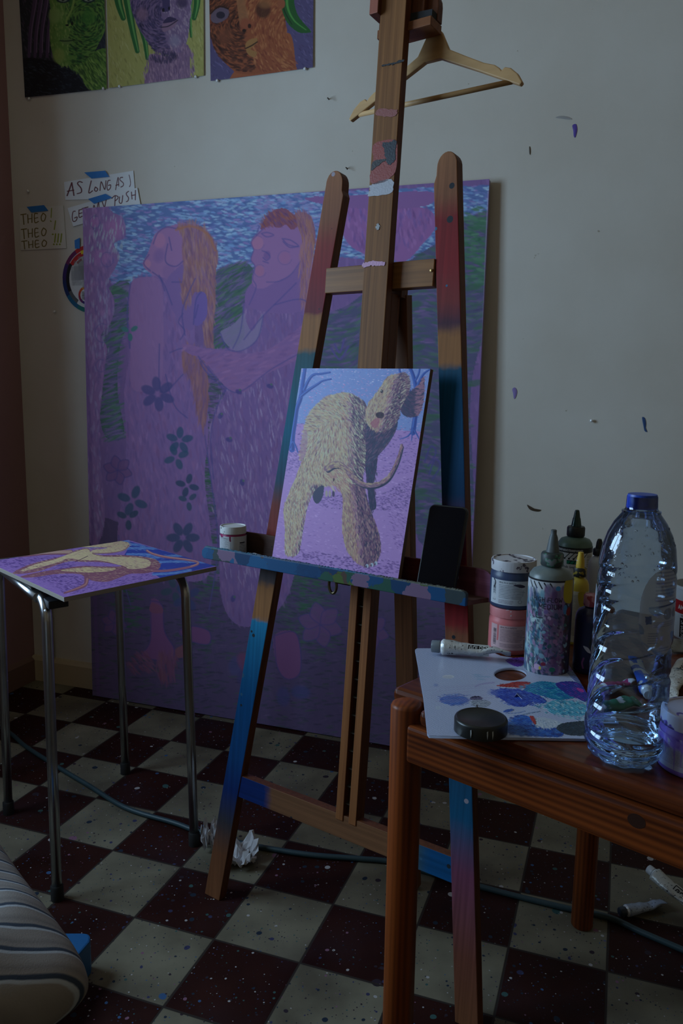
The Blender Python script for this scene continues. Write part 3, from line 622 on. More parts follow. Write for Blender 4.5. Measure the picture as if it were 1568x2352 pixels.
# lower ground: dark green hatching
grn = [(48, 76, 84), (58, 92, 84), (66, 70, 110), (54, 60, 96)]
P.poly([(215, 1200), (470, 1330), (640, 1320), (1110, 1400), (1110, 1760), (200, 1660)], (72, 66, 112), .8)
P.dabs([(215, 1330), (480, 1400), (1110, 1420), (1110, 1760), (200, 1680)], 2600, 22, 4, 0., grn+[(90, 72, 130)], .6)
for pg in ([(455, 900), (510, 870), (560, 1000), (520, 1200), (500, 1400), (470, 1500), (440, 1200)], [(650, 1200), (760, 1250), (760, 1500), (640, 1440)]):
    P.dabs(pg, 800, 26, 4, .05, [(56, 84, 92), (62, 104, 92), (78, 70, 120)], .7)
for cxy in ((470, 1090), (480, 1290), (505, 1120), (290, 1390), (700, 1340)): P.dabs([(cxy[0]-25, cxy[1]-50), (cxy[0]+25, cxy[1]-50), (cxy[0]+28, cxy[1]+50), (cxy[0]-22, cxy[1]+50)], 60, 22, 4, 0, [(40, 110, 76)], .7)
# water
wat = [(250, 470), (760, 440), (1130, 425), (1130, 500), (1000, 500), (1000, 600), (880, 600), (780, 590), (740, 640), (560, 650), (500, 640), (330, 660), (262, 660), (232, 600), (250, 560)]
P.poly(wat, (64, 110, 182), sm=False)
P.dabs(wat, 3600, 17, 5, .05, [(84, 150, 214), (112, 176, 224), (90, 120, 200), (132, 186, 226), (128, 112, 196), (56, 96, 176)], .85, sm=False)
P.dabs([(600, 450), (780, 440), (780, 600), (600, 640)], 500, 16, 5, .05, [(134, 128, 200), (120, 140, 206)], .7)
# hills and field
hill = [(490, 640), (530, 608), (570, 606), (585, 640), (580, 720), (556, 780), (520, 806), (490, 790)]
P.poly(hill, (64, 96, 110)); P.dabs(hill, 500, 30, 5, -.55, [(110, 86, 160), (70, 120, 96), (84, 80, 140), (52, 100, 90)], .8)
lh = [(262, 655), (300, 655), (300, 720), (275, 800), (270, 900), (285, 1000), (240, 1000), (225, 900), (232, 760)]
P.poly(lh, (60, 100, 100)); P.dabs(lh, 420, 34, 5, -.35, [(110, 94, 164), (64, 124, 100), (90, 84, 150)], .8)
fld = [(880, 640), (1000, 560), (1125, 490), (1125, 700), (1080, 900), (1080, 1200), (960, 1240), (930, 900), (720, 880), (735, 740), (800, 700)]
P.poly(fld, (74, 84, 128)); P.dabs(fld, 1800, 30, 6, lambda x, y: -.25+.5*math.sin(x*.02), [(70, 116, 104), (108, 86, 156), (86, 84, 140), (60, 110, 96)], .7)
P.dabs([(1062, 500), (1124, 490), (1124, 640), (1062, 640)], 180, 24, 7, .1, [(50, 118, 90), (64, 130, 100)], .8)
for x, y in ((1085, 660), (950, 700), (760, 850), (960, 1130), (990, 960), (1090, 880), (955, 800)): P.ell(x, y, 26, 9, (50, 108, 84), -.2, .7, .6)
# cloud / bush shapes
P.poly([(800, 470), (860, 465), (980, 480), (1000, 520), (970, 560), (930, 600), (880, 590), (840, 585), (800, 560), (785, 520)], (138, 84, 166))
P.dabs([(800, 475), (980, 480), (960, 560), (840, 580)], 300, 22, 6, 1.45, [(120, 76, 156), (150, 96, 178), (110, 80, 170)], .7)
P.poly([(700, 455), (830, 447), (990, 440), (985, 470), (900, 480), (780, 475)], (126, 84, 162))
bush = [(185, 485), (262, 490), (286, 510), (285, 545), (262, 560), (274, 590), (262, 620), (246, 650), (262, 690), (255, 740), (232, 770), (246, 800), (240, 850), (228, 1000), (240, 1200), (200, 1200)]
P.poly(bush, (128, 96, 170)); P.dabs(bush, 700, 22, 5, 1.5, [(150, 110, 182), (116, 90, 166), (138, 128, 190), (108, 84, 168)], .7)
P.ell(262, 525, 26, 30, (158, 96, 176), a=.7, soft=.8); P.ell(232, 590, 22, 24, (150, 96, 180), a=.7, soft=.8); P.ell(216, 512, 14, 14, (160, 96, 180), a=.6, soft=.8)
for k in range(60): x, y = rng.uniform(205, 285), rng.uniform(498, 600); P.ell(x, y, 1.6, 8, (150, 186, 200), .15, .55, .7)
for k in range(60): x, y = rng.uniform(200, 250), rng.uniform(640, 820); P.ell(x, y, 1.6, 8, (146, 160, 200), .1, .45, .7)
for x, y, r_ in ((218, 510, 12), (246, 596, 14), (236, 765, 18), (232, 840, 12)): P.stroke([(x+r_*math.cos(a), y+r_*1.2*math.sin(a)) for a in np.linspace(0, 5.2, 9)], 2, (84, 84, 170), .7)
P.stroke([(198, 780), (204, 950), (212, 1200), (226, 1600)], 8, (92, 60, 146), .5)
# figure one
o_ = (74, 72, 160)
body1 = [(300, 650), (340, 635), (400, 640), (440, 700), (450, 800), (470, 900), (478, 1000), (470, 1100), (486, 1250), (470, 1330), (380, 1330), (300, 1320), (270, 1240), (285, 1100), (290, 1000), (285, 900), (300, 800), (295, 720)]
P.poly(body1, (126, 92, 170)); P.dabs(body1, 1400, 26, 6, 1.5, [(140, 98, 172), (118, 90, 170), (132, 88, 160), (110, 84, 164)], .6)
P.poly([(300, 655), (340, 637), (372, 660), (375, 800), (368, 880), (330, 900), (300, 880), (302, 760)], (142, 100, 170), .7)
head1 = [(385, 520), (440, 520), (440, 620), (410, 650), (385, 640), (350, 630), (328, 608), (340, 580), (352, 545), (362, 532)]
P.poly(head1, (146, 102, 170)); P.ell(366, 552, 16, 20, (164, 108, 168), soft=.5); P.ell(338, 606, 10, 12, (170, 112, 164), soft=.6); P.ell(388, 625, 18, 22, (136, 96, 168), soft=.6); P.ell(365, 588, 16, 20, (112, 84, 166), .3, .6, .8)
P.poly([(402, 620), (445, 600), (450, 700), (440, 760), (400, 720), (378, 660)], (120, 90, 170))
hair = [(405, 522), (440, 514), (470, 525), (492, 556), (500, 590), (492, 650), (494, 700), (488, 760), (490, 800), (474, 800), (466, 740), (470, 690), (450, 670), (436, 690), (420, 700), (416, 660), (424, 620), (418, 570), (424, 540)]
P.poly(hair, (140, 96, 116)); P.dabs(hair, 700, 34, 5, 1.5, [(156, 108, 108), (146, 96, 124), (124, 84, 134), (166, 124, 120), (138, 100, 150)], .65)
P.stroke([(404, 528), (440, 520), (476, 538), (494, 575)], 5, (168, 110, 80), .8)
h2 = [(418, 808), (440, 800), (470, 830), (478, 900), (470, 980), (456, 960), (440, 880), (424, 850)]
P.poly(h2, (136, 92, 130)); P.dabs(h2, 260, 40, 5, 1.6, [(150, 100, 106), (126, 86, 140), (144, 96, 118)], .65)
P.poly([(450, 680), (462, 670), (474, 680), (476, 720), (464, 742), (448, 748), (444, 720)], (106, 84, 178))
for pl in ([(365, 632), (380, 660), (395, 700)], [(350, 625), (368, 640), (378, 668)], [(448, 640), (430, 680), (418, 720), (425, 770)], [(444, 745), (450, 690), (462, 670)], [(385, 560), (380, 600), (402, 612), (420, 600)],
           [(342, 585), (330, 605), (345, 622)], [(404, 525), (382, 522), (362, 535), (352, 560)], [(388, 545), (394, 575)], [(366, 790), (370, 900), (420, 860)], [(395, 648), (416, 648)], [(300, 650), (292, 720), (298, 800)], [(380, 860), (400, 930), (430, 960)],
           [(390, 810), (420, 800), (450, 810), (470, 850), (520, 900)], [(455, 700), (448, 730)], [(420, 720), (410, 740), (424, 760), (414, 780)]):
    P.stroke(pl, 3, o_, .75)
# figure two
body2 = [(560, 700), (600, 660), (640, 640), (700, 660), (740, 700), (735, 800), (720, 900), (700, 1100), (680, 1300), (640, 1400), (560, 1440), (510, 1380), (500, 1200), (478, 1050), (490, 960), (520, 890), (500, 840), (470, 820), (450, 800), (520, 800), (560, 780)]
P.poly(body2, (116, 86, 164)); P.dabs(body2, 1600, 26, 6, 1.5, [(130, 94, 166), (108, 84, 160), (122, 82, 154), (134, 104, 170)], .6)
P.dabs([(500, 900), (720, 860), (700, 1060), (680, 1300), (520, 1330), (480, 1050)], 520, 26, 3.5, 1.45, [(150, 130, 186), (158, 144, 196), (100, 78, 156)], .55)
arm = [(420, 790), (470, 800), (520, 806), (560, 812), (620, 800), (700, 740), (720, 700), (740, 760), (690, 820), (610, 860), (560, 900), (520, 890), (470, 830), (430, 810)]
P.poly(arm, (134, 92, 166)); P.dabs(arm, 420, 24, 6, -.3, [(146, 98, 166), (122, 86, 164)], .6)
P.poly([(566, 700), (578, 650), (640, 640), (690, 600), (716, 600), (712, 700), (640, 720)], (122, 88, 166))
head2 = [(606, 522), (628, 500), (660, 498), (692, 512), (700, 560), (690, 602), (668, 630), (632, 648), (606, 662), (586, 660), (578, 640), (584, 612), (575, 596), (582, 575), (576, 556), (588, 538)]
P.poly(head2, (142, 98, 168)); P.ell(591, 558, 15, 18, (164, 106, 162), soft=.4); P.ell(596, 622, 12, 15, (160, 100, 156), soft=.5); P.ell(654, 592, 15, 17, (154, 96, 160), soft=.6, a=.8); P.ell(613, 586, 9, 12, (110, 78, 160), .3, .8, .6)
P.poly([(598, 526), (606, 506), (624, 486), (650, 478), (672, 492), (684, 516), (670, 528), (656, 516), (640, 524), (628, 512), (612, 522)], (134, 74, 108))
P.poly([(676, 494), (698, 488), (716, 502), (724, 540), (718, 590), (704, 620), (700, 680), (692, 700), (690, 640), (698, 590), (692, 540)], (142, 94, 122))
P.dabs([(600, 518), (624, 486), (672, 492), (684, 516), (640, 516)], 160, 20, 4, .9, [(150, 84, 80), (110, 66, 120)], .8)
P.dabs([(680, 495), (716, 502), (724, 540), (716, 600), (700, 690), (690, 640), (696, 560)], 260, 34, 4, 1.4, [(164, 112, 96), (130, 84, 130), (150, 104, 120)], .8)
P.stroke([(606, 524), (590, 540), (577, 556), (582, 574), (576, 596), (585, 612), (580, 640), (588, 660), (572, 700)], 2.6, (74, 72, 160), .7); P.stroke([(690, 600), (668, 630), (640, 646), (612, 648)], 2.6, (74, 72, 160), .7)
for cx_, cy_, rr_ in ((591, 558, 16), (597, 622, 14), (654, 592, 16)): P.stroke([(cx_+rr_*math.cos(a), cy_+rr_*math.sin(a)) for a in np.linspace(.3, 5.4, 10)], 1.6, (84, 78, 164), .5)
P.dabs([(690, 560), (715, 560), (712, 700), (690, 690)], 120, 40, 3.5, 1.6, [(168, 116, 110), (140, 96, 150)], .7)
P.poly([(505, 765), (535, 745), (560, 720), (566, 740), (580, 760), (602, 720), (600, 760), (580, 790), (555, 806), (530, 800)], (128, 120, 172), .8)
for pl in ([(600, 536), (612, 544), (628, 540), (614, 534), (600, 536)], [(648, 548), (662, 562), (686, 566), (668, 552), (648, 548)], [(602, 576), (612, 580), (620, 590), (612, 598), (604, 592)], [(604, 600), (616, 604)], [(650, 555), (665, 568), (684, 566)], [(560, 780), (600, 730), (650, 680), (680, 650)],
           [(560, 700), (552, 760), (535, 800)], [(506, 765), (522, 800), (552, 806), (590, 780), (605, 725)], [(455, 818), (480, 850), (520, 892), (555, 898), (620, 850), (690, 810)], [(595, 520), (588, 540)], [(520, 892), (500, 930), (484, 1000), (490, 1100)],
           [(630, 700), (700, 690), (720, 760)], [(470, 1000), (488, 1130), (500, 1260), (480, 1400)], [(272, 1230), (284, 1330), (300, 1390)]):
    P.stroke(pl, 3, o_, .7)
# blossoms painted on the gowns
def flower(x, y, r, col, n=5, ph=0., a=.85):
    for k in range(n):
        an = ph+k*2*math.pi/n; P.ell(x+r*.62*math.cos(an), y+r*.62*math.sin(an), r*.5, r*.3, col, an, a, .4)
flower(362, 905, 38, (66, 70, 146), 6, .4); flower(412, 1012, 30, (30, 84, 130), 5, -1.5); flower(405, 1050, 28, (34, 88, 128), 4, 1.2)
flower(298, 762, 20, (40, 124, 128), 3, -.6, .95); flower(304, 1150, 34, (36, 84, 124), 4, -1.2); flower(294, 1190, 26, (30, 80, 112), 3, 1.5)
flower(430, 1115, 26, (24, 74, 112), 4, -1.3); flower(432, 1150, 22, (34, 84, 116), 3, 1.4); flower(420, 1235, 36, (44, 76, 124), 6); flower(400, 1355, 30, (48, 84, 110), 4, -1.8); flower(428, 1372, 32, (52, 70, 132), 4, 1)
for x, y in ((620, 887), (548, 900), (506, 955), (526, 1010), (556, 1108), (630, 1375), (535, 1375), (690, 1090)): P.ell(x, y, 6, 9, (58, 62, 146), rng.uniform(0, 3), .8, .4); P.ell(x+3, y-4, 3, 3, (80, 110, 120))
P.stroke([(768, 790), (780, 810), (790, 780)], 4, (82, 74, 160)); P.stroke([(760, 800), (780, 825), (800, 795)], 4, (82, 74, 160))
for k in ((975, 1060), (985, 1090)): P.stroke([(k[0], k[1]), (k[0]+14, k[1]-35), (k[0]+26, k[1]-20), (k[0]+8, k[1]+10)], 4, (70, 70, 156), .8)
# feet and ground flowers
for pl in ([(345, 1380), (372, 1390), (378, 1450), (400, 1490), (390, 1515), (350, 1515), (325, 1505), (345, 1470)], [(410, 1450), (440, 1438), (480, 1450), (478, 1480), (430, 1470)], [(630, 1460), (680, 1455), (690, 1540), (660, 1560), (636, 1530)]):
    P.poly(pl, (118, 66, 136)); P.stroke(pl+[pl[0]], 3, (62, 60, 140), .7)
P.dabs([(360, 1510), (404, 1500), (400, 1560), (368, 1560)], 90, 34, 5, 1.5, [(124, 72, 108), (120, 66, 120)], .6); P.dabs([(298, 1515), (340, 1500), (350, 1540), (300, 1545)], 60, 22, 5, .8, [(122, 70, 116)], .6)
P.poly([(348, 1385), (372, 1395), (372, 1408), (345, 1405)], (128, 70, 116)); P.poly([(405, 1490), (436, 1478), (426, 1505), (408, 1510)], (126, 76, 104))
for x, y, c in ((540, 1530, (64, 74, 150)), (560, 1560, (60, 60, 140)), (650, 1600, (56, 66, 150)), (690, 1590, (50, 70, 150)), (610, 1480, (50, 70, 150)), (560, 1520, (130, 56, 110)), (270, 1440, (60, 60, 140))): P.ell(x, y, 26, 18, c, rng.uniform(0, 3), .6, .6)
for x, y, r_ in ((735, 1435, 52), (262, 1430, 30), (270, 1080, 34), (850, 1450, 44)):
    for k in range(6):
        an = k*1.05+.3; X2, Y2 = x+r_*math.cos(an), y+r_*math.sin(an); nx_, ny_ = -math.sin(an)*r_*.35, math.cos(an)*r_*.35
        P.poly([(x, y), (x+(X2-x)*.5+nx_, y+(Y2-y)*.5+ny_), (X2, Y2), (x+(X2-x)*.5-nx_, y+(Y2-y)*.5-ny_)], (108, 72, 140), .8); P.stroke([(x, y), (x+(X2-x)*.5+nx_, y+(Y2-y)*.5+ny_), (X2, Y2), (x+(X2-x)*.5-nx_, y+(Y2-y)*.5-ny_), (x, y)], 2.4, (64, 62, 146), .7)
for x in (1122, ): P.stroke([(x, 440), (x-10, 700), (x-30, 1300)], 5, (150, 132, 190), .6)
g_ = P.C.mean(-1, keepdims=True); P.C = (P.C*.74+g_*.26)*np.array([1.68, 1.40, 1.32])+.010
t = thing('stretched_canvas', (CC[3]+CC[2])/2, 'very large purple and blue canvas of two embracing figures leaning on the wall', 'painting')
P.mesh('painted_face', flat(*CC), M_CHALK, t)
nb = np.cross(CC[1]-CC[0], CC[3]-CC[0]); nb /= np.linalg.norm(nb); nb = nb if nb@WN < 0 else -nb
o = prism('canvas_edge', [c+nb*.0004 for c in CC], nb*.022, mat('raw_canvas_edge', A(150, 130, 160), .8, bump=.3, bscale=600), t, bevel=.0015)
# ------------------------------------------------------------------ easel
EA = math.radians(-34.5); EE = np.array([math.cos(EA), math.sin(EA), 0]); EB = np.array([-EE[1], EE[0], 0]); AL = math.radians(5)
EV = EB*math.sin(AL)+Z*math.cos(AL); EN = np.cross(EE, EV); EO = np.array([-.2913, 1.6736, 0])
def E3(s, t_, d=0.): return EO+EE*s+EV*t_-EN*d      # d > 0 is further back
def est(x, y, d=0.):
    p = onp(x, y, EO-EN*d, EN)-EO; return float(p@EE), float(p@EV)
WD1, WD2 = A(116, 76, 42), A(146, 98, 56)
SPK = .22
M_EW = wood('easel_beech', WD1, WD2, EV, 120, 3, .45); M_EWH = wood('easel_beech_cross', A(116, 76, 42), A(150, 102, 58), EE, 120, 3, .45)
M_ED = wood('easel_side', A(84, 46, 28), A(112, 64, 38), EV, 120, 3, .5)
def bands(name, stops, ax=EV, noise=.018, splat=True, rough=.6):
    """old spray-paint bands running across a post; stops = [(height along post, colour)]"""
    m, nt, b = nmat(name); g = N(nt, 'ShaderNodeNewGeometry')
    s = N(nt, 'ShaderNodeVectorMath', operation='SUBTRACT'); L(nt, g.outputs['Position'], s.inputs[0]); s.inputs[1].default_value = tuple(EO)
    d = N(nt, 'ShaderNodeVectorMath', operation='DOT_PRODUCT'); L(nt, s.outputs[0], d.inputs[0]); d.inputs[1].default_value = tuple(ax)
    no = N(nt, 'ShaderNodeTexNoise'); no.inputs['Scale'].default_value = 60; no.inputs['Detail'].default_value = 4; L(nt, g.outputs['Position'], no.inputs['Vector'])
    ma = N(nt, 'ShaderNodeMath', operation='MULTIPLY_ADD'); L(nt, no.outputs['Fac'], ma.inputs[0]); ma.inputs[1].default_value = noise; L(nt, d.outputs['Value'], ma.inputs[2])
    dv = N(nt, 'ShaderNodeMath', operation='MULTIPLY'); L(nt, ma.outputs[0], dv.inputs[0]); dv.inputs[1].default_value = .5
    r = ramp(nt, [(max(0, min(1, h*.5)), c) for h, c in stops]); L(nt, dv.outputs[0], r.inputs[0])
    a, bb, n_ = axes(ax); 
    cb = N(nt, 'ShaderNodeCombineXYZ')
    for k, (v, sc) in enumerate(((a, 160), (bb, 160), (n_, 4))):
        dd = N(nt, 'ShaderNodeVectorMath', operation='DOT_PRODUCT'); L(nt, g.outputs['Position'], dd.inputs[0]); dd.inputs[1].default_value = tuple(v*sc); L(nt, dd.outputs['Value'], cb.inputs[k])
    n2 = N(nt, 'ShaderNodeTexNoise'); n2.inputs['Scale'].default_value = 1; n2.inputs['Detail'].default_value = 4; L(nt, cb.outputs[0], n2.inputs['Vector'])
    r2 = ramp(nt, [(.3, (.78, .78, .78, 1)), (.7, (1.15, 1.15, 1.15, 1))]); L(nt, n2.outputs['Fac'], r2.inputs[0])
    mx = N(nt, 'ShaderNodeMix', data_type='RGBA', blend_type='MULTIPLY'); mx.inputs[0].default_value = 1; L(nt, r.outputs[0], mx.inputs[6]); L(nt, r2.outputs[0], mx.inputs[7]); out = mx.outputs[2]
    if splat:
        vo = N(nt, 'ShaderNodeTexVoronoi'); vo.inputs['Scale'].default_value = 42; L(nt, g.outputs['Position'], vo.inputs['Vector'])
        sp = N(nt, 'ShaderNodeSeparateColor'); L(nt, vo.outputs['Color'], sp.inputs[0])
        s1 = N(nt, 'ShaderNodeMath', operation='MULTIPLY_ADD'); L(nt, sp.outputs[0], s1.inputs[0]); s1.inputs[1].default_value = 1.2; s1.inputs[2].default_value = -.92
        lt = N(nt, 'ShaderNodeMath', operation='LESS_THAN'); L(nt, vo.outputs['Distance'], lt.inputs[0]); L(nt, s1.outputs[0], lt.inputs[1])
        rc = ramp(nt, [(0, A(40, 44, 50)), (.5, A(60, 100, 130)), (.75, A(150, 140, 150))], 'CONSTANT'); L(nt, sp.outputs[1], rc.inputs[0])
        m3 = N(nt, 'ShaderNodeMix', data_type='RGBA'); L(nt, lt.outputs[0], m3.inputs[0]); L(nt, out, m3.inputs[6]); L(nt, rc.outputs[0], m3.inputs[7]); out = m3.outputs[2]
    L(nt, out, b.inputs['Base Color']); b.inputs['Roughness'].default_value = rough; b.inputs['Specular IOR Level'].default_value = .2; return m
wd, red, redb, tan, teal, blu, dkb, dkg = A(132, 84, 54), A(128, 50, 50), A(120, 60, 52), A(142, 94, 54), A(20, 96, 122), A(14, 100, 150), A(16, 56, 110), A(74, 66, 70)
ML = bands('left_post_bands', [(0, wd), (.12, A(118, 74, 48)), (.2, A(60, 58, 64)), (.28, A(16, 44, 104)), (.36, A(10, 66, 120)), (.5, A(8, 80, 136)), (.68, A(24, 116, 156)), (.688, tan), (.76, tan), (.775, dkg), (.84, dkg), (.86, A(120, 44, 36)), (.94, A(110, 50, 44)), (.99, A(46, 70, 90)), (1.1, A(10, 92, 120)), (1.26, A(40, 78, 88)), (1.27, tan), (1.335, tan), (1.34, A(104, 36, 46)), (1.42, A(120, 30, 36)), (1.475, A(124, 44, 40)), (1.53, A(128, 80, 56)), (1.62, A(140, 92, 62))])
MRt = bands('right_post_bands', [(0, wd), (.14, A(120, 70, 56)), (.3, A(120, 66, 90)), (.4, A(20, 84, 120)), (.6, A(34, 50, 70)), (.69, A(20, 96, 120)), (.70, A(140, 84, 50)), (.745, A(140, 84, 60)), (.76, A(150, 40, 44)), (.86, A(140, 30, 38)), (1.0, A(10, 60, 100)), (1.1, A(8, 76, 120)), (1.2, A(10, 86, 128)), (1.232, A(20, 66, 86)), (1.236, tan), (1.29, tan), (1.31, A(70, 40, 56)), (1.35, A(120, 46, 44)), (1.42, A(128, 30, 34)), (1.50, A(122, 34, 36)), (1.545, A(132, 84, 58)), (1.62, A(146, 98, 66))])
t = thing('easel', E3(.325, 0), 'tall wooden studio easel with paint-striped posts holding the dog painting', 'easel')
LT = .024
def leg(name, bl, br, tl, tr, top, mt, notch):
    """post outline in easel coordinates with a rounded top and a shallow waist on one side"""
    w = (tr[0]-tl[0]); cx_ = (tl[0]+tr[0])/2; r = w/2; pts = [bl, br]
    if notch > 0: pts += [(tr[0]+.004, top-r-.03), (tr[0], top-r-.02)]
    for k in range(0, 13):
        a = math.pi*k/12; pts.append((cx_+r*math.cos(a), top-r*1.25+r*1.25*math.sin(a)))
    if notch < 0: pts += [(tl[0], top-r-.02), (tl[0]-.004, top-r-.035)]
    return prism(name, [E3(*p) for p in pts], -EN*LT, [M_ED, mt], t, front=True, bevel=.0015)
leg('front_leg', (-.020, 0), (.026, 0), (.208, 1.55), (.249, 1.55), 1.612, ML, 1)
leg('front_leg', (.630, 0), (.678, 0), (.459, 1.55), (.500, 1.55), 1.612, MRt, -1)
def bar(name, s0, s1, t0, t1, d0, d1_, mt, side=None, par=None, bevel=.0012):
    return prism(name, [E3(s0, t0, d0), E3(s1, t0, d0), E3(s1, t1, d0), E3(s0, t1, d0)], -EN*(d1_-d0), [side or M_ED, mt], par or t, front=True, bevel=bevel)
bar('upper_crossbar', .224, .470, 1.371, 1.421, -.003, .019, M_EWH, M_EWH)
MLB = bands('lower_bar_bands', [(-.1, A(16, 44, 104)), (.08, A(14, 40, 100)), (.15, A(14, 44, 104)), (.17, A(120, 82, 56)), (.48, A(124, 84, 56)), (.52, A(70, 90, 80)), (.56, A(14, 78, 128)), (.7, A(16, 80, 130))], EE)
bar('lower_crossbar', .028, .640, .262, .312, .002, .024, MLB)
# long sliding mast
mast_m = wood('mast_beech', A(106, 68, 38), A(140, 94, 54), EV, 140, 3, .6)
D0 = -.024
ma = [est(868, 845, D0)[0], est(812, 845, D0)[0]]; mb_ = [est(943, 0, D0)[0], est(882, 0, D0)[0]]
msx = (ma[0]+ma[1]+mb_[0]+mb_[1])/4; MWH = .0275
mast = bar('mast', msx-MWH, msx+MWH, .88, 2.12, D0, -.004, mast_m)
for s_, nm2 in ((-.016, 'mast_rail'), (.016, 'mast_rail')):
    bar(nm2, msx+s_-.009, msx+s_+.009, .30, 1.365, .0, .032, wood(nm2, A(128, 78, 46), A(160, 104, 62), EV, 140, 3, .5) if s_ < 0 else bpy.data.materials['mast_rail'])
bar('mast_spine', msx-.022, msx+.022, .86, 1.36, -.0045, .0, M_ED)
# ratchet strip between the rails
iron = mat('dull_iron', A(120, 112, 100), .45, .8)
rk = bar('ratchet', msx-.006, msx+.006, .315, .80, .018, .022, mat('dark_iron', A(70, 66, 62), .5, .6))
for k in range(13):
    z_ = .335+k*.0375; prism('ratchet_tooth', [E3(msx-.008, z_, .006), E3(msx+.008, z_, .006), E3(msx+.008, z_+.0025, .005), E3(msx-.008, z_+.0025, .005)], -EN*.014, iron, t)
    
# paint smears on the mast
def smear(name, px, c, d=D0-.0006, r=.5, par=None):
    p = smooth_path(px, 7, True); p = p+rng.normal(0, .9, p.shape); o = prism(name, [E3(*est(x, y, d), d) for x, y in p], -EN*.0005, mat(name, c, r, bump=.5, bscale=300), par or mast); o['kind'] = 'stuff'; del o['kind']; return o
smear('red_paint_patch', [(861, 330), (910, 325), (903, 402), (852, 420), (856, 370)], A(140, 60, 52))
smear('white_paint_patch', [(852, 424), (899, 411), (897, 443), (848, 451), (849, 438)], A(168, 166, 172))
smear('black_paint_patch', [(878, 329), (892, 326), (909, 323), (908, 345), (905, 370), (892, 378), (884, 360), (882, 345)], A(34, 40, 50), D0-.0012)
smear('black_paint_streak', [(856, 372), (875, 366), (886, 368), (870, 378), (853, 392)], A(46, 42, 44), D0-.0012)
smear('black_paint_line', [(877, 150), (900, 143), (926, 137), (924, 142), (900, 148), (878, 153)], A(30, 34, 40), D0-.0012)
smear('pink_paint_line', [(834, 604), (860, 600), (882, 602), (880, 610), (855, 610), (834, 614)], A(190, 140, 170), D0-.0012)
smear('grey_paint_dot', [(864, 516), (869, 514), (872, 522), (868, 528), (863, 525)], A(150, 150, 150), D0-.0012)
smear('red_paint_haze', [(868, 252), (908, 252), (906, 266), (866, 266)], A(140, 80, 74), D0-.0009)
# clamp holder at the top of the mast
cl = bar('clamp_block', msx-.045, msx+.052, 1.845, 1.96, .0, .03, M_ED)
P_ = []
for s_, d_ in ((msx-.040, -.012), (msx+.075, -.012), (msx+.075, .03), (msx-.04, .03)): P_.append(E3(s_, 1.838, d_))
prism('clamp_shelf', P_, EV*.016, wood('clamp_wood', A(116, 70, 42), A(140, 88, 54), EE, 120, 3), t, bevel=.001)
pts = [(msx+.02, 1.856), (msx+.075, 1.856)]+[(msx+.038+.037*math.cos(a), 1.885+.035*math.sin(a)) for a in np.linspace(0, 1.57, 7)]+[(msx+.02, 1.92)]
prism('clamp_cheek', [E3(s_, t_, .012) for s_, t_ in pts], -EN*.018, M_ED, t, bevel=.001)
prism('clamp_pad', [E3(msx+.02, 1.856, -.006), E3(msx+.073, 1.856, -.006), E3(msx+.073, 1.868, -.006), E3(msx+.02, 1.872, -.006)], -EN*.018, mat('black_felt', A(38, 38, 40), .9), t)
bar('clamp_block', msx-.045, msx-.026, 1.872, 1.96, -.036, 0, wood('clamp_side', A(140, 84, 70), A(160, 96, 80), EV, 90, 3), None)
# back leg
hin = E3(msx+.012, 1.372, .05); foot = EO+EE*(msx+.002)+EB*.31
ax_ = (hin-foot); ll = np.linalg.norm(ax_); ax_ /= ll; sd = EE*.022
boxo('back_leg', (hin+foot)/2+Z*.001, sd, np.cross(ax_, EE)*.011, ax_*ll/2*.994, wood('back_leg_wood', A(96, 60, 38), A(122, 78, 50), ax_, 120, 3), t, .001)
boxo('hinge_block', E3(msx+.012, 1.378, .036), EE*.02, EN*.012, EV*.018, M_ED, t, .001)
# ledge: front lip, base board, back board
TR0, TR1 = -.004, .622
tcols = bands('ledge_paint', [(-.02, A(150, 160, 165)), (.012, A(130, 150, 160)), (.02, A(20, 84, 120)), (.075, A(24, 84, 122)), (.08, A(170, 130, 160)), (.125, A(160, 124, 156)), (.14, A(16, 74, 118)), (.18, A(18, 76, 120)), (.2, A(70, 110, 50)), (.245, A(50, 90, 60)), (.27, A(12, 66, 110)), (.38, A(12, 64, 104)), (.42, A(60, 74, 70)), (.46, A(70, 92, 50)), (.49, A(20, 90, 130)), (.53, A(90, 80, 110)), (.57, A(150, 110, 150)), (.6, A(40, 110, 160)), (.62, A(90, 100, 110))], EE, .03)
tcols = patchy = None
def patches(name, sc, cols, stretch=(1, 1, 1)):
    m, nt, b = nmat(name); g = N(nt, 'ShaderNodeNewGeometry'); no = N(nt, 'ShaderNodeTexNoise'); no.inputs['Scale'].default_value = 30; no.inputs['Detail'].default_value = 4; L(nt, g.outputs['Position'], no.inputs['Vector'])
    mv = N(nt, 'ShaderNodeMix', data_type='VECTOR'); mv.inputs[0].default_value = .06; L(nt, g.outputs['Position'], mv.inputs[4]); L(nt, no.outputs['Color'], mv.inputs[5])
    vo = N(nt, 'ShaderNodeTexVoronoi'); vo.inputs['Scale'].default_value = sc; L(nt, mv.outputs[1], vo.inputs['Vector']); sp = N(nt, 'ShaderNodeSeparateColor'); L(nt, vo.outputs['Color'], sp.inputs[0])
    r = ramp(nt, [(k/len(cols), c) for k, c in enumerate(cols)], 'CONSTANT'); L(nt, sp.outputs[0], r.inputs[0]); L(nt, r.outputs[0], b.inputs['Base Color']); b.inputs['Roughness'].default_value = .5; b.inputs['Specular IOR Level'].default_value = .3; return m
tcols = patches('ledge_paint_patches', 22, [A(8, 60, 104), A(10, 70, 116), A(16, 82, 128), A(8, 52, 92), A(14, 88, 130), A(10, 64, 110), A(74, 96, 40), A(36, 80, 66), A(50, 62, 66), A(118, 92, 120), A(14, 74, 120), A(80, 60, 50), A(10, 56, 96)])
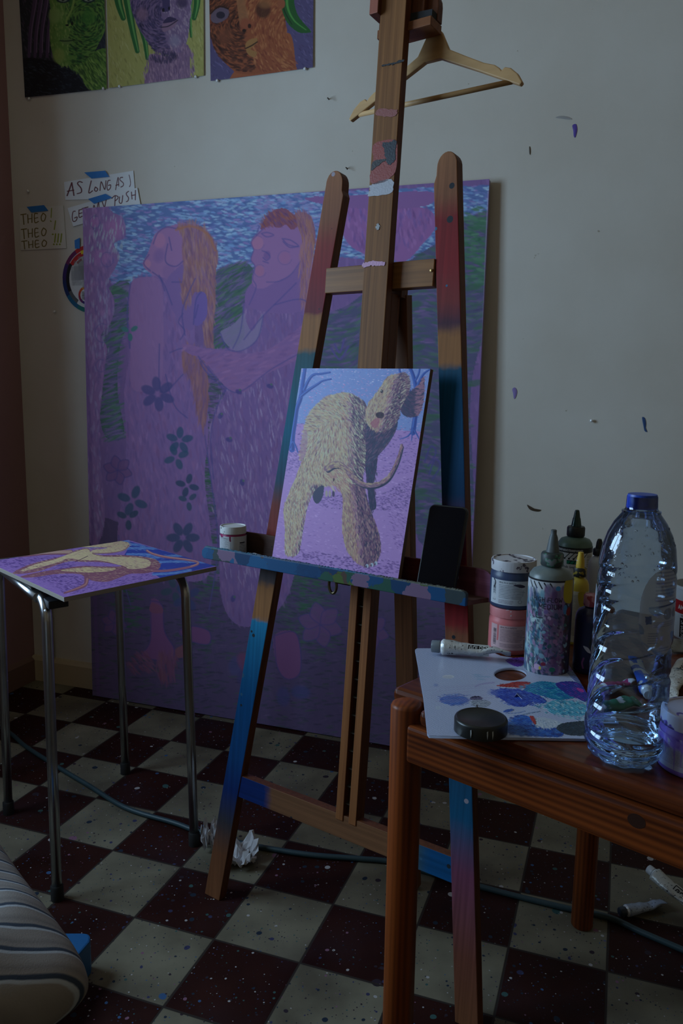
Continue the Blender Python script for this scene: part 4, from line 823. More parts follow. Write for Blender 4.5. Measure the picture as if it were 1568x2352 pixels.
crust = bands('ledge_crust', [(-.02, A(170, 176, 180)), (.1, A(90, 112, 124)), (.2, A(60, 100, 124)), (.35, A(90, 100, 120)), (.5, A(60, 110, 150)), (.62, A(100, 104, 96))], EE, .25)
lipz0, lipz1 = .806, .831
def lip_prof():
    pts = [(TR0+.006, lipz0), (TR1, lipz0), (TR1, lipz1-.004), (TR1-.004, lipz1), (TR0+.008, lipz1), (TR0, lipz1-.008), (TR0, lipz0+.006)]
    return pts
prism('ledge_lip', [E3(s_, t_, -.082) for s_, t_ in lip_prof()], -EN*.010, [tcols, tcols], t, front=True, bevel=.001)
# knobbly dried paint along the top of the lip
V = []; F = []; nU, nW = 260, 5
for i in range(nU+1):
    for j in range(nW+1):
        e = 0 if j in (0, nW) or i in (0, nU) else 1
        hgt = e*(.0012+.0022*rng.random()**2); V.append(E3(TR0+.006+(TR1-.012-TR0)*i/nU, lipz1-.0003+hgt, -.082+.010*j/nW))
for i in range(nU):
    for j in range(nW): k = i*(nW+1)+j; F.append([k, k+nW+1, k+nW+2, k+1])
obj('dried_paint_crust', V, F, crust, t)
base_m = mat('ledge_base', A(96, 66, 56), .6, var=.3, vscale=40)
prism('ledge_base', [E3(TR0+.01, .806, -.072), E3(TR1, .806, -.072), E3(TR1+.006, .806, -.03), E3(.636, .806, -.002), E3(-.0, .806, -.002)], EV*.008, base_m, t)
pts = [(-.012, .806), (.636, .806), (.64, .83)]+[(.612+.028*math.cos(a), .842+.022*math.sin(a)) for a in np.linspace(0, 1.57, 6)]+[(.02, .866)]+[(.012+.024*math.cos(a), .842+.022*math.sin(a)) for a in np.linspace(1.7, 3.1, 5)]
backb = prism('ledge_back_board', [E3(s_, t_, -.0115) for s_, t_ in pts], -EN*.009, [M_ED, bands('back_board_paint', [(0, A(72, 58, 54)), (.3, A(90, 56, 44)), (.5, A(110, 40, 40)), (.6, A(100, 50, 56)), (.612, A(100, 56, 60)), (.616, A(170, 110, 140)), (.64, A(160, 104, 134))], EE, .01)], t, front=True, bevel=.001)
# screw eye under the ledge
c0 = E3(*est(764, 1344, -.05), -.05); pts = [c0+EE*.009*math.cos(a)+Z*.0165*math.sin(a) for a in np.linspace(0, 2*math.pi, 25)[:-1]]
M_OLD = mat('aged_brass', A(120, 108, 84), .35, .9)
eye = tube('screw_eye', pts, .0028, M_OLD, t, closed=True)
tube('eye_shank', [c0+EE*.009+Z*.009, c0+EE*.022+Z*.009, c0+EE*.04+Z*.009], .004, mat('black_iron', A(40, 38, 36), .5, .5), eye)
# screws
sc_ = mat('screw_brass', A(170, 140, 90), .35, .9)
for (x, y, d_) in ((990, 621, -.004), ): lathe('screw_head', [(.003, 0), (.0025, .001), (0, .0015)], E3(*est(x, y, d_), d_), sc_, t, seg=12, ax=EN)
# ------------------------------------------------------------------ coat hanger on the clamp
M_HW = wood('hanger_wood', A(176, 138, 94), A(200, 160, 112), EE, 40, 4, .5)
DH = .035
def hg(x, y, d=DH): return E3(*est(x, y, d), d)
hl, hr = est(800, 276, DH), est(1199, 188, DH); sag = [(hl, hr)]
hc, hb = (hl[0]+hr[0])/2, (hl[1]+hr[1])/2; hw = (hr[0]-hl[0])/2
hpx = [(995, 78), (1005, 95), (1030, 112), (1070, 128), (1110, 143), (1135, 148), (1146, 155), (1151, 161), (1158, 153), (1172, 155), (1188, 168), (1199, 188), (1193, 195), (1178, 190), (1100, 163), (1010, 134), (968, 119)]
half = [(est(x, y, DH)[0]-hc, est(x, y, DH)[1]) for x, y in hpx]; lowc = est(958, 122, DH)[1]; half = [(0, half[0][1]+.004), (.014, half[0][1]+.003)]+[h_ for h_ in half if h_[0] > .016]+[(0, lowc)]
right = [(hc+a, c) for a, c in half]; left = [(hc-a, c) for a, c in half][::-1]
t = thing('coat_hanger', E3(hc, hb, DH), 'bare wooden coat hanger with a crossbar hanging behind the top of the easel', 'coat hanger')
def dens(h):
    o = []
    for k in range(len(h)-1):
        o += [h[k]]
    return o+[h[-1]]
oo = prism('hanger_body', [E3(a, c, DH) for a, c in (right[:-1]+left[1:])], -EN*.011, M_HW, t, bevel=.002)
tube('hanger_bar', [E3(hc-hw+.022, hb+.008, DH+.0055), E3(hc+hw-.022, hb+.008, DH+.0055)], .0048, M_HW, t)
hk = [(0, .15), (0, .19), (.004, .205), (.018, .218), (.02, .235), (.006, .248), (-.012, .244), (-.02, .23)]
tube('hanger_hook', smooth_path([E3(hc+a, hb+c, DH+.0055) for a, c in hk], 5), .0016, M_PIN, t, seg=8)
# ------------------------------------------------------------------ dog painting on the ledge
PB, PT = .834, 1.234
sL, sR = est(622, 1268, -.064)[0], est(914, 1312, -.064)[0]; sM = (sL+sR)/2
s0, s1 = msx-.150+((sM-msx)), msx+.150+(sM-msx)
q = [E3(*est(692, 846, -.037), -.037), E3(*est(988, 847, -.037), -.037), E3(s1, PB-.014, -.062), E3(s0, PB-.014, -.062)]
qp = [tuple(proj(c)) for c in q]
FD = (600, 820, 2.904)
P = Paint(330, 440, qp, (120, 112, 190), FD)
P.poly([(200, -40), (1200, -40), (1200, 500), (100, 470)], (104, 128, 206), sm=False)
P.dabs([(100, 20), (1200, 20), (1200, 480), (100, 470)], 2600, 15, 5, lambda x, y: .1-.3*(x-600)/500, lambda x, y: [(90, 130, 214), (120, 150, 222), (150, 124, 200), (176, 150, 220), (76, 110, 200)]+([(180, 120, 190)] if y > 180 else [(170, 176, 230)]), .85)
P.poly([(100, 430), (700, 470), (1200, 500), (1200, 1600), (0, 1600)], (146, 116, 198), sm=False)
P.dabs([(60, 450), (1200, 500), (1200, 760), (60, 700)], 1600, 18, 6, .05, [(84, 60, 150), (104, 78, 170), (130, 100, 196), (96, 66, 158)], .85)
P.dabs([(60, 700), (1100, 720), (1000, 1480), (30, 1400)], 2200, 22, 7, .08, [(158, 128, 208), (146, 116, 200), (168, 140, 216), (126, 96, 184)], .8)
P.dabs([(380, 910), (560, 920), (700, 960), (1000, 800), (990, 960), (880, 1010), (560, 1010), (400, 990)], 620, 18, 6, .12, [(76, 50, 134), (90, 62, 150), (120, 90, 180)], .85)
P.dabs([(850, 980), (980, 960), (960, 1250), (880, 1240)], 150, 20, 6, .4, [(90, 62, 150), (110, 80, 170)], .7)
P.dabs([(250, 1280), (560, 1330), (900, 1360), (900, 1440), (600, 1420), (200, 1330)], 300, 22, 8, .15, [(78, 50, 134), (100, 70, 158)], .9)
P.dabs([(100, 640), (300, 640), (200, 760), (100, 760)], 140, 16, 6, .2, [(90, 66, 156)], .8)
P.C = (P.C*1.3+.02)*np.array([1.3, 1.12, .82])
tb, tb2 = (50, 84, 176), (34, 58, 140)
for pl, w_, w2 in (([(205, 610), (208, 520), (222, 430), (236, 340), (262, 270), (275, 180), (292, 70)], 40, 24), ([(262, 260), (320, 215), (375, 180), (410, 158), (466, 146)], 24, 10), ([(286, 215), (318, 150), (350, 118), (400, 112), (458, 102)], 24, 12), ([(190, 600), (215, 560), (245, 630)], 14, 8),
                   ([(1012, 500), (1026, 400), (1036, 300), (1030, 200), (1012, 120), (985, 60)], 34, 22), ([(1034, 210), (1060, 150), (1085, 110), (1130, 78)], 24, 10), ([(1030, 150), (1050, 110), (1058, 60)], 16, 12), ([(920, 70), (930, 110), (970, 130)], 16, 8), ([(1015, 470), (980, 520), (925, 542)], 14, 5), ([(1015, 470), (1040, 515), (1052, 540)], 14, 5), ([(1012, 470), (1002, 550)], 12, 5), ([(975, 200), (1010, 250), (1030, 230)], 20, 12)):
    P.stroke(pl, w_, tb, w2=w2); P.stroke([(a+w_*.2, c) for a, c in pl], w_*.35, tb2, .8, w2=w2*.3); P.stroke([(a-w_*.22, c) for a, c in pl], w_*.22, (96, 134, 214), .7, w2=2)
cream, pink, plum, dark = (196, 184, 156), (190, 140, 150), (110, 62, 104), (50, 48, 84)
def furcol(f):
    def g(x, y):
        v = f(x, y)+rng.normal(0, .1)
        if v < .25: return [(214, 190, 152), (204, 174, 136), (194, 152, 138), (158, 120, 116)]
        if v < .5: return [(200, 156, 138), (192, 134, 126), (210, 180, 142), (140, 90, 112)]
        if v < .75: return [(186, 130, 148), (160, 104, 134), (196, 160, 150), (120, 80, 120)]
        return [(80, 52, 96), (56, 50, 88), (112, 64, 104), (150, 104, 120)]
    return g
P.poly([(690, 700), (690, 600), (770, 620), (772, 720), (752, 850), (768, 985), (745, 1016), (722, 1000), (710, 860)], dark)
P.dabs([(690, 620), (770, 640), (760, 980), (725, 1000)], 220, 30, 6, 1.5, [(44, 50, 84), (90, 60, 104), (60, 70, 100)], .8)
neck = [(680, 400), (730, 470), (830, 490), (905, 420), (900, 480), (850, 570), (790, 640), (730, 700), (680, 720), (640, 560)]
P.poly(neck, (62, 56, 92)); P.dabs(neck, 420, 36, 6, -.9, [(40, 44, 80), (96, 64, 104), (130, 90, 120), (60, 70, 104)], .8)
back = [(268, 690), (262, 600), (282, 480), (312, 380), (370, 310), (450, 258), (560, 232), (640, 260), (700, 312), (716, 390), (690, 470), (690, 600), (640, 600), (500, 520), (380, 560)]
P.poly(back, (196, 186, 160)); P.dabs(back, 1500, 30, 8, lambda x, y: .5+.9*(x-450)/350, furcol(lambda x, y: .12+1.1*max(0, (x-530)/130)+.3*max(0, (y-520)/100)*(x < 320)), .85)
P.poly([(266, 690), (262, 600), (280, 500), (300, 480), (310, 560), (290, 660)], (180, 130, 160), .6)
rleg = [(440, 800), (520, 870), (545, 950), (540, 1080), (548, 1200), (575, 1290), (630, 1365), (700, 1400), (760, 1375), (797, 1290), (785, 1170), (745, 1060), (718, 980), (690, 860), (660, 740), (560, 700)]
P.poly(rleg, (180, 140, 140)); P.dabs(rleg, 2400, 30, 7, lambda x, y: 1.35+.25*(y-1000)/400, furcol(lambda x, y: .24+1.0*max(0, (x-572-(y-900)*.12)/100)), .9)
rump = [(300, 650), (318, 540), (380, 470), (460, 430), (560, 420), (650, 470), (692, 560), (695, 680), (680, 780), (640, 840), (560, 830), (470, 850), (420, 860), (340, 900), (250, 800)]
P.poly(rump, (206, 198, 168)); P.dabs(rump, 2600, 34, 6, lambda x, y: 1.57+.9*(480-x)/260 if y < 720 else .9, furcol(lambda x, y: .14+.9*max(0, (x-555)/105)+.25*(rng.random() < .3)), .85)
lleg = [(298, 660), (225, 810), (178, 920), (150, 1010), (158, 1140), (156, 1290), (172, 1322), (228, 1325), (256, 1280), (280, 1150), (308, 1000), (350, 905), (420, 850), (460, 800), (420, 720)]
P.poly(lleg, (206, 196, 168)); P.dabs(lleg, 2000, 28, 6, lambda x, y: 1.5+.5*(400-x)/300*(y < 950), furcol(lambda x, y: .16+1.0*max(0, (x-(310-(y-850)*.24))/60) if y > 850 else .16), .9)
P.poly([(345, 910), (372, 870), (414, 850), (418, 890), (400, 950), (372, 972), (350, 950)], (66, 66, 96))
for x in (436, 458, 482): P.ell(x, 905, 10, 26, (190, 170, 160) if x < 470 else (80, 60, 100), soft=.5)
P.dabs([(440, 760), (560, 740), (600, 860), (540, 900), (450, 860)], 300, 36, 6, .9, [(206, 160, 140), (190, 130, 130), (214, 200, 160)], .8); P.ell(484, 812, 5, 13, (90, 56, 80), .2)
tail = [(440, 735), (480, 712), (525, 712), (570, 745), (610, 795), (660, 835), (725, 850), (790, 838), (850, 795), (895, 715), (920, 650), (938, 580)]
P.stroke([(a+8, c+14) for a, c in tail], 34, (44, 50, 82), w2=12); P.stroke(tail, 44, (150, 110, 130), w2=16)
for k in range(260):
    i = rng.uniform(0, len(tail)-1.01); j = int(i); fr_ = i-j; x = tail[j][0]*(1-fr_)+tail[j+1][0]*fr_; y = tail[j][1]*(1-fr_)+tail[j+1][1]*fr_; an = math.atan2(tail[j+1][1]-tail[j][1], tail[j+1][0]-tail[j][0])
    off = rng.uniform(-1, 1); ww = (20-12*i/11)*off; cx_ = furcol(lambda a, c: .1 if i < 3 else .5+off*.35)(x, y)
    P.ell(x-ww*math.sin(an), y+ww*math.cos(an), 14, 3, cx_[int(rng.integers(len(cx_)))], an, .85, .6)
ear = [(935, 300), (985, 235), (1045, 190), (1082, 130), (1088, 200), (1075, 320), (1040, 388), (970, 392), (932, 360)]
P.poly(ear, (66, 60, 94)); P.dabs(ear, 420, 34, 6, lambda x, y: .6-(x-980)/90, lambda x, y: [(60, 56, 92), (100, 66, 104), (50, 56, 90)] if x < 1030 else [(180, 124, 140), (150, 100, 130)], .85)
head = [(902, 112), (955, 104), (988, 140), (990, 215), (955, 290), (930, 340), (920, 400), (872, 462), (820, 495), (752, 482), (706, 440), (696, 378), (712, 312), (756, 252), (800, 190), (842, 132)]
P.poly(head, (200, 180, 160)); P.dabs(head, 2000, 24, 6, lambda x, y: 2.1+(x-820)/260, furcol(lambda x, y: .14+1.1*max(0, (x-812-(300-y)*.30)/90)), .9)
P.poly([(728, 440), (755, 410), (790, 400), (785, 440), (760, 470)], (180, 96, 120), .8); P.poly([(764, 372), (790, 362), (816, 370), (816, 396), (792, 404), (768, 394)], (70, 44, 66)); P.ell(778, 382, 6, 7, (40, 26, 44)); P.ell(804, 382, 6, 7, (40, 26, 44))
for x, y in ((803, 226), (922, 266)): P.ell(x, y, 9, 12, (40, 34, 56)); P.ell(x-3, y-4, 4, 4, (190, 180, 170))
for x, y in ((706, 1392), (738, 1385), (764, 1374)): P.ell(x, y, 11, 14, (190, 196, 210)); P.ell(x-6, y+4, 4, 10, (60, 50, 90))
t = thing('dog_painting', (q[2]+q[3])/2, 'painting of a shaggy dog seen from behind on lilac ground, standing on the easel ledge', 'painting')
P.mesh('painted_face', flat(*q), M_PAINT, t)
nb = np.cross(q[1]-q[0], q[3]-q[0]); nb /= np.linalg.norm(nb); nb = nb if nb@EN < 0 else -nb
prism('wood_panel', [c+nb*.0003 for c in q], nb*.012, mat('panel_edge', A(110, 84, 66), .7), t, bevel=.0008)
# ------------------------------------------------------------------ phone leaning on the right post
bl, br = est(957, 1326, -.062), est(1038, 1338, -.062); tl_, tr_ = est(1000, 1140, -.004), est(1087, 1150, -.004)
bc = E3((bl[0]+br[0])/2, .8145, -.0555); tcn = E3((tl_[0]+tr_[0])/2, (tl_[1]+tr_[1])/2, -.018)
up_ = tcn-bc; PHh = .160; up_ /= np.linalg.norm(up_); rx = EE-up_*np.dot(EE, up_); rx /= np.linalg.norm(rx); fn = np.cross(rx, up_)
def rrect(w, h, r, n=7):
    o = []
    for cx_, cy_, a0 in ((w-r, h-r, 0), (-w+r, h-r, 90), (-w+r, -h+r, 180), (w-r, -h+r, 270)):
        for k in range(n): a = math.radians(a0+90*k/(n-1)); o.append((cx_+r*math.cos(a), cy_+r*math.sin(a)))
    return o
pc = bc+up_*PHh/2+fn*.004
t = thing('smartphone', bc, 'black smartphone with a dark screen standing on the easel ledge', 'phone')
prism('phone_case', [pc+rx*a+up_*c-fn*.0 for a, c in rrect(.0385, PHh/2, .011)], -fn*.0095, mat('black_rubber', A(22, 22, 24), .5), t, bevel=.0025)
prism('screen', [pc+rx*a+up_*c+fn*.0006 for a, c in rrect(.0362, PHh/2-.0024, .009)], -fn*.0012, mat('dark_screen', A(10, 12, 16), .12, spec=.5), t, bevel=.0004)
# ------------------------------------------------------------------ jars, bottles and tubes
def M_pl(name, c, r=.4, **k): return mat(name, c, r, **k)
def jar(name, base, R, Hh, bodycol, lidcol, label, cat, lab=None, z_tilt=0, lidh=.017, prof=None):
    t = thing(name, base, label, cat)
    bh = Hh-lidh
    lathe('jar_body', [(R*.9, 0), (R*.97, .002), (R, .006), (R, bh-.012), (R*.985, bh-.006), (R*.93, bh-.001), (R*.93, bh+.004)], base, M_pl(name+'_body', bodycol, .35), t)
    lm = lidcol if not isinstance(lidcol, tuple) else M_pl(name+'_lid', lidcol, .5, bump=.4, bscale=150)
    lathe('lid', [(R*.985, bh+.0005), (R*.985, Hh-.002), (R*.965, Hh), (R*.90, Hh), (R*.885, Hh-.0015), (0, Hh-.0015)], base, lm, t, mod=lambda r, h, a: r*(1+.004*math.sin(a*60)) if r > R*.97 else r, seg=96)
    if lab is not None:
        a0, a1, z0, z1, P_ = lab
        P_.mesh('label', around(base, R+.0003, z0, z1, a0, a1), M_LABEL, t)
    return t
def labP(R, a0, a1, z0, z1, base, res=2.2):
    W_, H_ = (a1-a0)*R*1000, (z1-z0)*1000
    return Paint(int(W_*res), int(H_*res), [(0, 0), (W_, 0), (W_, H_), (0, H_)], base), W_, H_
def splatlid(name, base, marks, scale=90, th=.62):
    m, nt, b = nmat(name); g = N(nt, 'ShaderNodeNewGeometry'); no = N(nt, 'ShaderNodeTexNoise'); no.inputs['Scale'].default_value = scale; no.inputs['Detail'].default_value = 3; L(nt, g.outputs['Position'], no.inputs['Vector'])
    r = ramp(nt, [(0, base), (th-.01, base), (th, marks[0])]+([(th+.06, marks[1])] if len(marks) > 1 else [])); L(nt, no.outputs['Fac'], r.inputs[0]); L(nt, r.outputs[0], b.inputs['Base Color']); b.inputs['Roughness'].default_value = .5
    return m
# jar on the easel ledge
jb = E3(*est(544, 1262, -.030), -.030); jb = E3(est(543, 1240, -.034)[0], .8145, -.0415)
P_, W_, H_ = labP(.0285, -1.5, 1.5, .008, .047, (200, 202, 206))
P_.ell(14, 0, 6, 3, (140, 40, 90)); P_.lines(8, 3, 24, 34, 20, (70, 70, 80)); P_.lines(8, 2, 24, 3, 2, (40, 40, 50)); P_.stroke([(37, 3), (37, 38)], .5, (90, 90, 96)); P_.lines(56, 16, 18, 20, 6, (60, 60, 70)); P_.stroke([(58, 14), (70, 14)], 3, (40, 44, 56)); P_.stroke([(36, 0), (36, 7), (36.5, 9)], 3.4, (120, 30, 70), sm=False)
jar('paint_jar', jb, .0285, .067, A(150, 40, 90), splatlid('jar_lid_white', A(206, 206, 204), [A(60, 56, 64)], 70, .66), 'small magenta paint jar with a white lid on the left end of the easel ledge', 'paint jar', (-1.5, 1.5, .008, .047, P_), lidh=.016)
def crumple(name, c, ax, Ln, w, h, mt, capmat, label, cat='paint tube', face=None, seed=1, upv=Z, cap=True, lab=None):
    """squeezed metal tube: round at the shoulder, flat and folded at the tail"""
    r = np.random.default_rng(seed); ax = np.asarray(ax, float); ax /= np.linalg.norm(ax); sd_ = np.cross(upv, ax); sd_ /= np.linalg.norm(sd_); uu = np.cross(ax, sd_)
    t = thing(name, c, label, cat); nl, ns = 26, 28; V = []; F = []
    ph = r.uniform(0, 6, 6)
    for i in range(nl+1):
        f_ = i/nl; flatn = min(.9, f_*1.0); a_ = w/2*(1-.08*f_)*(1+.25*flatn); b_ = h/2*(1-flatn)+.0016*flatn+.0005
        wob = .5*h*.28*math.sin(f_*9+ph[0])*f_+.3*h*.2*math.sin(f_*17+ph[1])*f_; twist = .5*f_*math.sin(ph[2])
        sw = w*.14*math.sin(f_*5+ph[4])*f_
        for k in range(ns):
            q_ = 2*math.pi*k/ns; rip = 1+.07*f_*math.sin(q_*3+f_*14+ph[3])+.05*f_*math.sin(q_*5-f_*22+ph[5])
            y_, z_ = a_*math.cos(q_)*rip, b_*math.sin(q_)*rip*(1+.2*f_*math.sin(f_*31+q_*2)); y2 = y_*math.cos(twist)-z_*math.sin(twist)+sw; z2 = y_*math.sin(twist)+z_*math.cos(twist)+wob
            V.append(c+ax*Ln*f_+sd_*y2+uu*(z2+h/2))
    for i in range(nl):
        for k in range(ns): F.append([i*ns+k, i*ns+(k+1) % ns, (i+1)*ns+(k+1) % ns, (i+1)*ns+k])
    F.append(list(range(ns))[::-1]); F.append([nl*ns+k for k in range(ns)])
    zmin = min(v[2] for v in V); lift = c[2]-zmin if upv is Z else 0
    V = [v+Z*lift*.98 for v in V]
    o = obj('tube_body', V, F, mt, t)
    for p in o.data.polygons: p.use_smooth = True
    cc = c+uu*h/2+Z*lift
    lathe('shoulder', [(h*.5, -.0005), (h*.48, .001), (h*.3, .005), (h*.22, .006)], cc, M_PIN, t, seg=24, ax=-ax)
    if cap: lathe('tube_cap', [(h*.30, .004), (h*.40, .005), (h*.38, .018), (h*.34, .019), (0, .019)], cc, capmat, t, seg=24, ax=-ax, mod=lambda r_, h_, a: r_*(1+.04*math.sin(a*14)))
    return t, cc, sd_, uu, ax
def tubemat(name, base=(196, 196, 192), ink=(50, 50, 56), ax=None, org=None, dirt=None):
    """pale tube wall with rows of tiny print, in its own axis"""
    m, nt, b = nmat(name); g = N(nt, 'ShaderNodeNewGeometry')
    no = N(nt, 'ShaderNodeTexNoise'); no.inputs['Scale'].default_value = 240; L(nt, g.outputs['Position'], no.inputs['Vector'])
    r = ramp(nt, [(.60, A(*base)), (.66, A(*ink))]); L(nt, no.outputs['Fac'], r.inputs[0])
    n2 = N(nt, 'ShaderNodeTexNoise'); n2.inputs['Scale'].default_value = 45; L(nt, g.outputs['Position'], n2.inputs['Vector']); r2 = ramp(nt, [(.45, (0, 0, 0, 1)), (.52, (1, 1, 1, 1))]); L(nt, n2.outputs['Fac'], r2.inputs[0])
    mx = N(nt, 'ShaderNodeMix', data_type='RGBA'); L(nt, r2.outputs[0], mx.inputs[0]); mx.inputs[6].default_value = A(*base); L(nt, r.outputs[0], mx.inputs[7]); L(nt, mx.outputs[2], b.inputs['Base Color'])
    b.inputs['Roughness'].default_value = .32; b.inputs['Metallic'].default_value = .15
    n3 = N(nt, 'ShaderNodeTexNoise'); n3.inputs['Scale'].default_value = 120; n3.inputs['Distortion'].default_value = 1; L(nt, g.outputs['Position'], n3.inputs['Vector'])
    bp = N(nt, 'ShaderNodeBump'); bp.inputs['Strength'].default_value = .6; bp.inputs['Distance'].default_value = .002; L(nt, n3.outputs['Fac'], bp.inputs['Height']); L(nt, bp.outputs['Normal'], b.inputs['Normal'])
    return m
M_TUBE = tubemat('printed_tube_wall'); M_CAPG = mat('clear_grey_cap', A(110, 118, 124), .25); M_CAPW = mat('white_cap', A(190, 190, 192), .4)
cc0 = E3(est(588, 1250, -.04)[0], .8142, -.045)
crumple('paint_tube', cc0, EE*.8+EN*.25, .07, .020, .014, mat('white_tube_skin', A(190, 192, 198), .35, bump=.8, bscale=250), M_CAPW, 'squeezed white paint tube lying on the ledge between the small jar and the dog painting', seed=5)
# ------------------------------------------------------------------ small metal table with the lying painting
M_CHR = mat('worn_chrome', (.52, .53, .54, 1), .28, 1., var=.25, vscale=14)
M_RUB = mat('black_rubber_foot', A(26, 25, 25), .7)
FR, FL, BL, BR = [atz(x, y, 0) for x, y in ((446, 1940), (132, 2065), (20, 1868), (288, 1776))]
SH = .722
t = thing('metal_side_table', (FR+BL)/2, 'tall chrome-legged side table at the left with a painting lying flat on it', 'side table')
ctr = (FR+FL+BL+BR)/4
def uframe(a, b):
    d = b-a; d /= np.linalg.norm(d); R_ = .045; zt = SH-.014; ins = .012
    a2, b2 = a+(ctr-a)*.0, b+(ctr-b)*.0
    for p, dd in ((a2, d), (b2, -d)):
        top = p+(ctr-p)/np.linalg.norm(ctr-p)*ins
        path = [p+Z*.03, p*.5+top*.5+Z*(zt*.5), top+Z*(zt-R_-.02)]+[top+dd*R_*(1-math.cos(q_))+Z*(zt-R_+R_*math.sin(q_)) for q_ in np.linspace(.0, math.pi/2, 9)]+[(a2+b2)/2*.25+(top+dd*R_)*.75+Z*(zt*1.0)-Z*((a2+b2)/2*.25+(top+dd*R_)*.75)[2]]
        l_ = tube('leg', path, .0115, M_CHR, t, seg=20)
        lathe('rubber_foot', [(.0145, 0), (.0145, .034), (.0125, .037), (.0118, .037)], p, M_RUB, l_, seg=20)
    m_ = [a2+d*.045+Z*zt, b2-d*.045+Z*zt]; tube('top_rail', m_, .0112, M_CHR, t, seg=16)
uframe(FL, BL); uframe(FR, BR)
# frame plate with two rivets under the top
f0 = FL+(ctr-FL)*.10; pl = thing
bk = boxo('bracket', FL+(ctr-FL)*.16+Z*(SH-.020), (BL-FL)/np.linalg.norm(BL-FL)*.05, (FR-FL)/np.linalg.norm(FR-FL)*.022, Z*.009, mat('bracket_iron', A(60, 60, 64), .45, .7), t, .002)
bx_ = (FR-FL)/np.linalg.norm(FR-FL); by_ = (BL-FL)/np.linalg.norm(BL-FL)
boxo('table_top', ctr+Z*(SH+.005), bx_*(np.linalg.norm(FR-FL)/2+.004), by_*(np.linalg.norm(BL-FL)/2-.075), Z*.008, mat('dark_top', A(66, 62, 60), .5), t, .003)
for k in (0, .016):
    lathe('rivet', [(.0035, 0), (.0035, .001), (0, .003)], FL+(ctr-FL)*.02+Z*(SH-.035-k)+bx_*.002*k, M_PIN, t, seg=12, ax=(-.35, -.9, 0))
ZP = SH+.0135+.010
pf, pr_, pb_ = atz(147, 1372, ZP), atz(497, 1301, ZP), atz(295, 1240, ZP); pl_ = pf+(pb_-pr_)
q = [pl_, pb_, pr_, pf]   # around the panel
FS = (0, 1220, 3.015)
q4 = [pb_, pr_, pf, pl_]; qp = [tuple(proj(c)) for c in q4]
P = Paint(300, 320, qp, (140, 110, 196), FS)
P.dabs([(-900, 100), (0, 40), (700, 60), (1100, 320), (440, 470), (-400, 420)], 2600, 26, 3, .12, [(150, 120, 206), (130, 100, 190), (164, 136, 214), (96, 70, 156)], .85, sm=False)
P.dabs([(-300, 160), (420, 180), (560, 250), (400, 300), (0, 240)], 500, 26, 4, .15, [(74, 50, 130), (92, 66, 150), (116, 90, 176)], .9, sm=False)
P.dabs([(180, 300), (600, 310), (620, 380), (440, 440), (420, 400)], 300, 22, 4, .2, [(74, 50, 130), (92, 66, 150)], .8, sm=False)
P.dabs([(600, 350), (1000, 290), (1100, 325), (700, 400), (460, 440)], 500, 22, 4, -.25, [(80, 56, 140), (110, 82, 176), (150, 120, 206)], .85, sm=False)
P.poly([(430, 92), (770, 36), (1500, 238), (1110, 326), (1060, 290), (1100, 240), (1060, 190), (860, 165), (900, 100), (800, 66), (560, 78)], (44, 70, 176), sm=False)
for pl in ([(760, 130), (900, 120), (1080, 118)], [(1000, 190), (1150, 175), (1250, 168)], [(1080, 215), (1240, 210), (1420, 215)], [(880, 160), (1000, 160), (1080, 170)], [(1060, 300), (1200, 290), (1320, 270)], [(800, 60), (850, 56), (900, 90)], [(900, 90), (960, 96), (1000, 110)], [(580, 70), (700, 58), (760, 50)], [(640, 110), (760, 96), (700, 104)]):
    P.stroke(pl, 15, (92, 140, 222), .9); P.dabs([(min(a for a, c in pl)-10, min(c for a, c in pl)-8), (max(a for a, c in pl)+10, min(c for a, c in pl)-8), (max(a for a, c in pl)+10, max(c for a, c in pl)+8), (min(a for a, c in pl)-10, max(c for a, c in pl)+8)], 70, 30, 2.4, .15, [(130, 170, 230), (60, 90, 200)], .7, sm=False)
P.dabs([(450, 92), (770, 40), (1490, 238), (1120, 322)], 300, 30, 2.4, .2, [(60, 90, 196), (36, 56, 156)], .6, sm=False)
cr2, sh2 = (200, 186, 160), (130, 84, 112)
sk = [(0, 172), (160, 166), (320, 150), (490, 146)]; P.stroke([(-200, 180)]+sk, 16, sh2, w2=34); P.stroke([(a, c-3) for a, c in sk], 9, (180, 150, 150), w2=22)
b1 = [(490, 146), (560, 124), (610, 120), (640, 150), (700, 166), (860, 166), (1000, 178), (1080, 198), (1112, 238), (1080, 275), (1000, 292), (900, 296), (820, 325), (740, 350), (650, 345), (590, 318), (540, 296), (400, 296), (260, 316), (165, 322), (150, 312), (260, 286), (420, 262), (560, 242), (700, 244), (820, 245), (830, 236), (700, 215), (560, 212), (480, 208), (400, 232), (240, 284), (95, 296), (120, 268), (220, 226), (360, 190), (460, 168)]
P.poly(b1, sh2); P.poly([(500, 150), (600, 124), (640, 158), (720, 176), (860, 178), (980, 186), (1040, 210), (1020, 250), (900, 262), (850, 240), (700, 205), (560, 200), (470, 190), (380, 222), (220, 264), (140, 276), (240, 232), (380, 194)], cr2)
P.poly([(420, 272), (560, 252), (700, 252), (800, 258), (760, 276), (640, 286), (520, 282)], (196, 180, 150)); P.dabs(b1, 1500, 24, 2.6, .1, lambda x, y: [(214, 204, 170), (190, 160, 150), (170, 130, 150)] if y < 235 else [(120, 76, 110), (150, 104, 124), (190, 160, 150)], .8)
P.stroke([(600, 320), (590, 370), (530, 400), (445, 428)], 34, sh2, w2=12); P.stroke([(604, 330), (592, 368), (530, 396), (460, 420)], 12, (170, 120, 130), w2=4); P.stroke([(520, 212), (560, 195), (608, 172)], 4, (80, 44, 84))
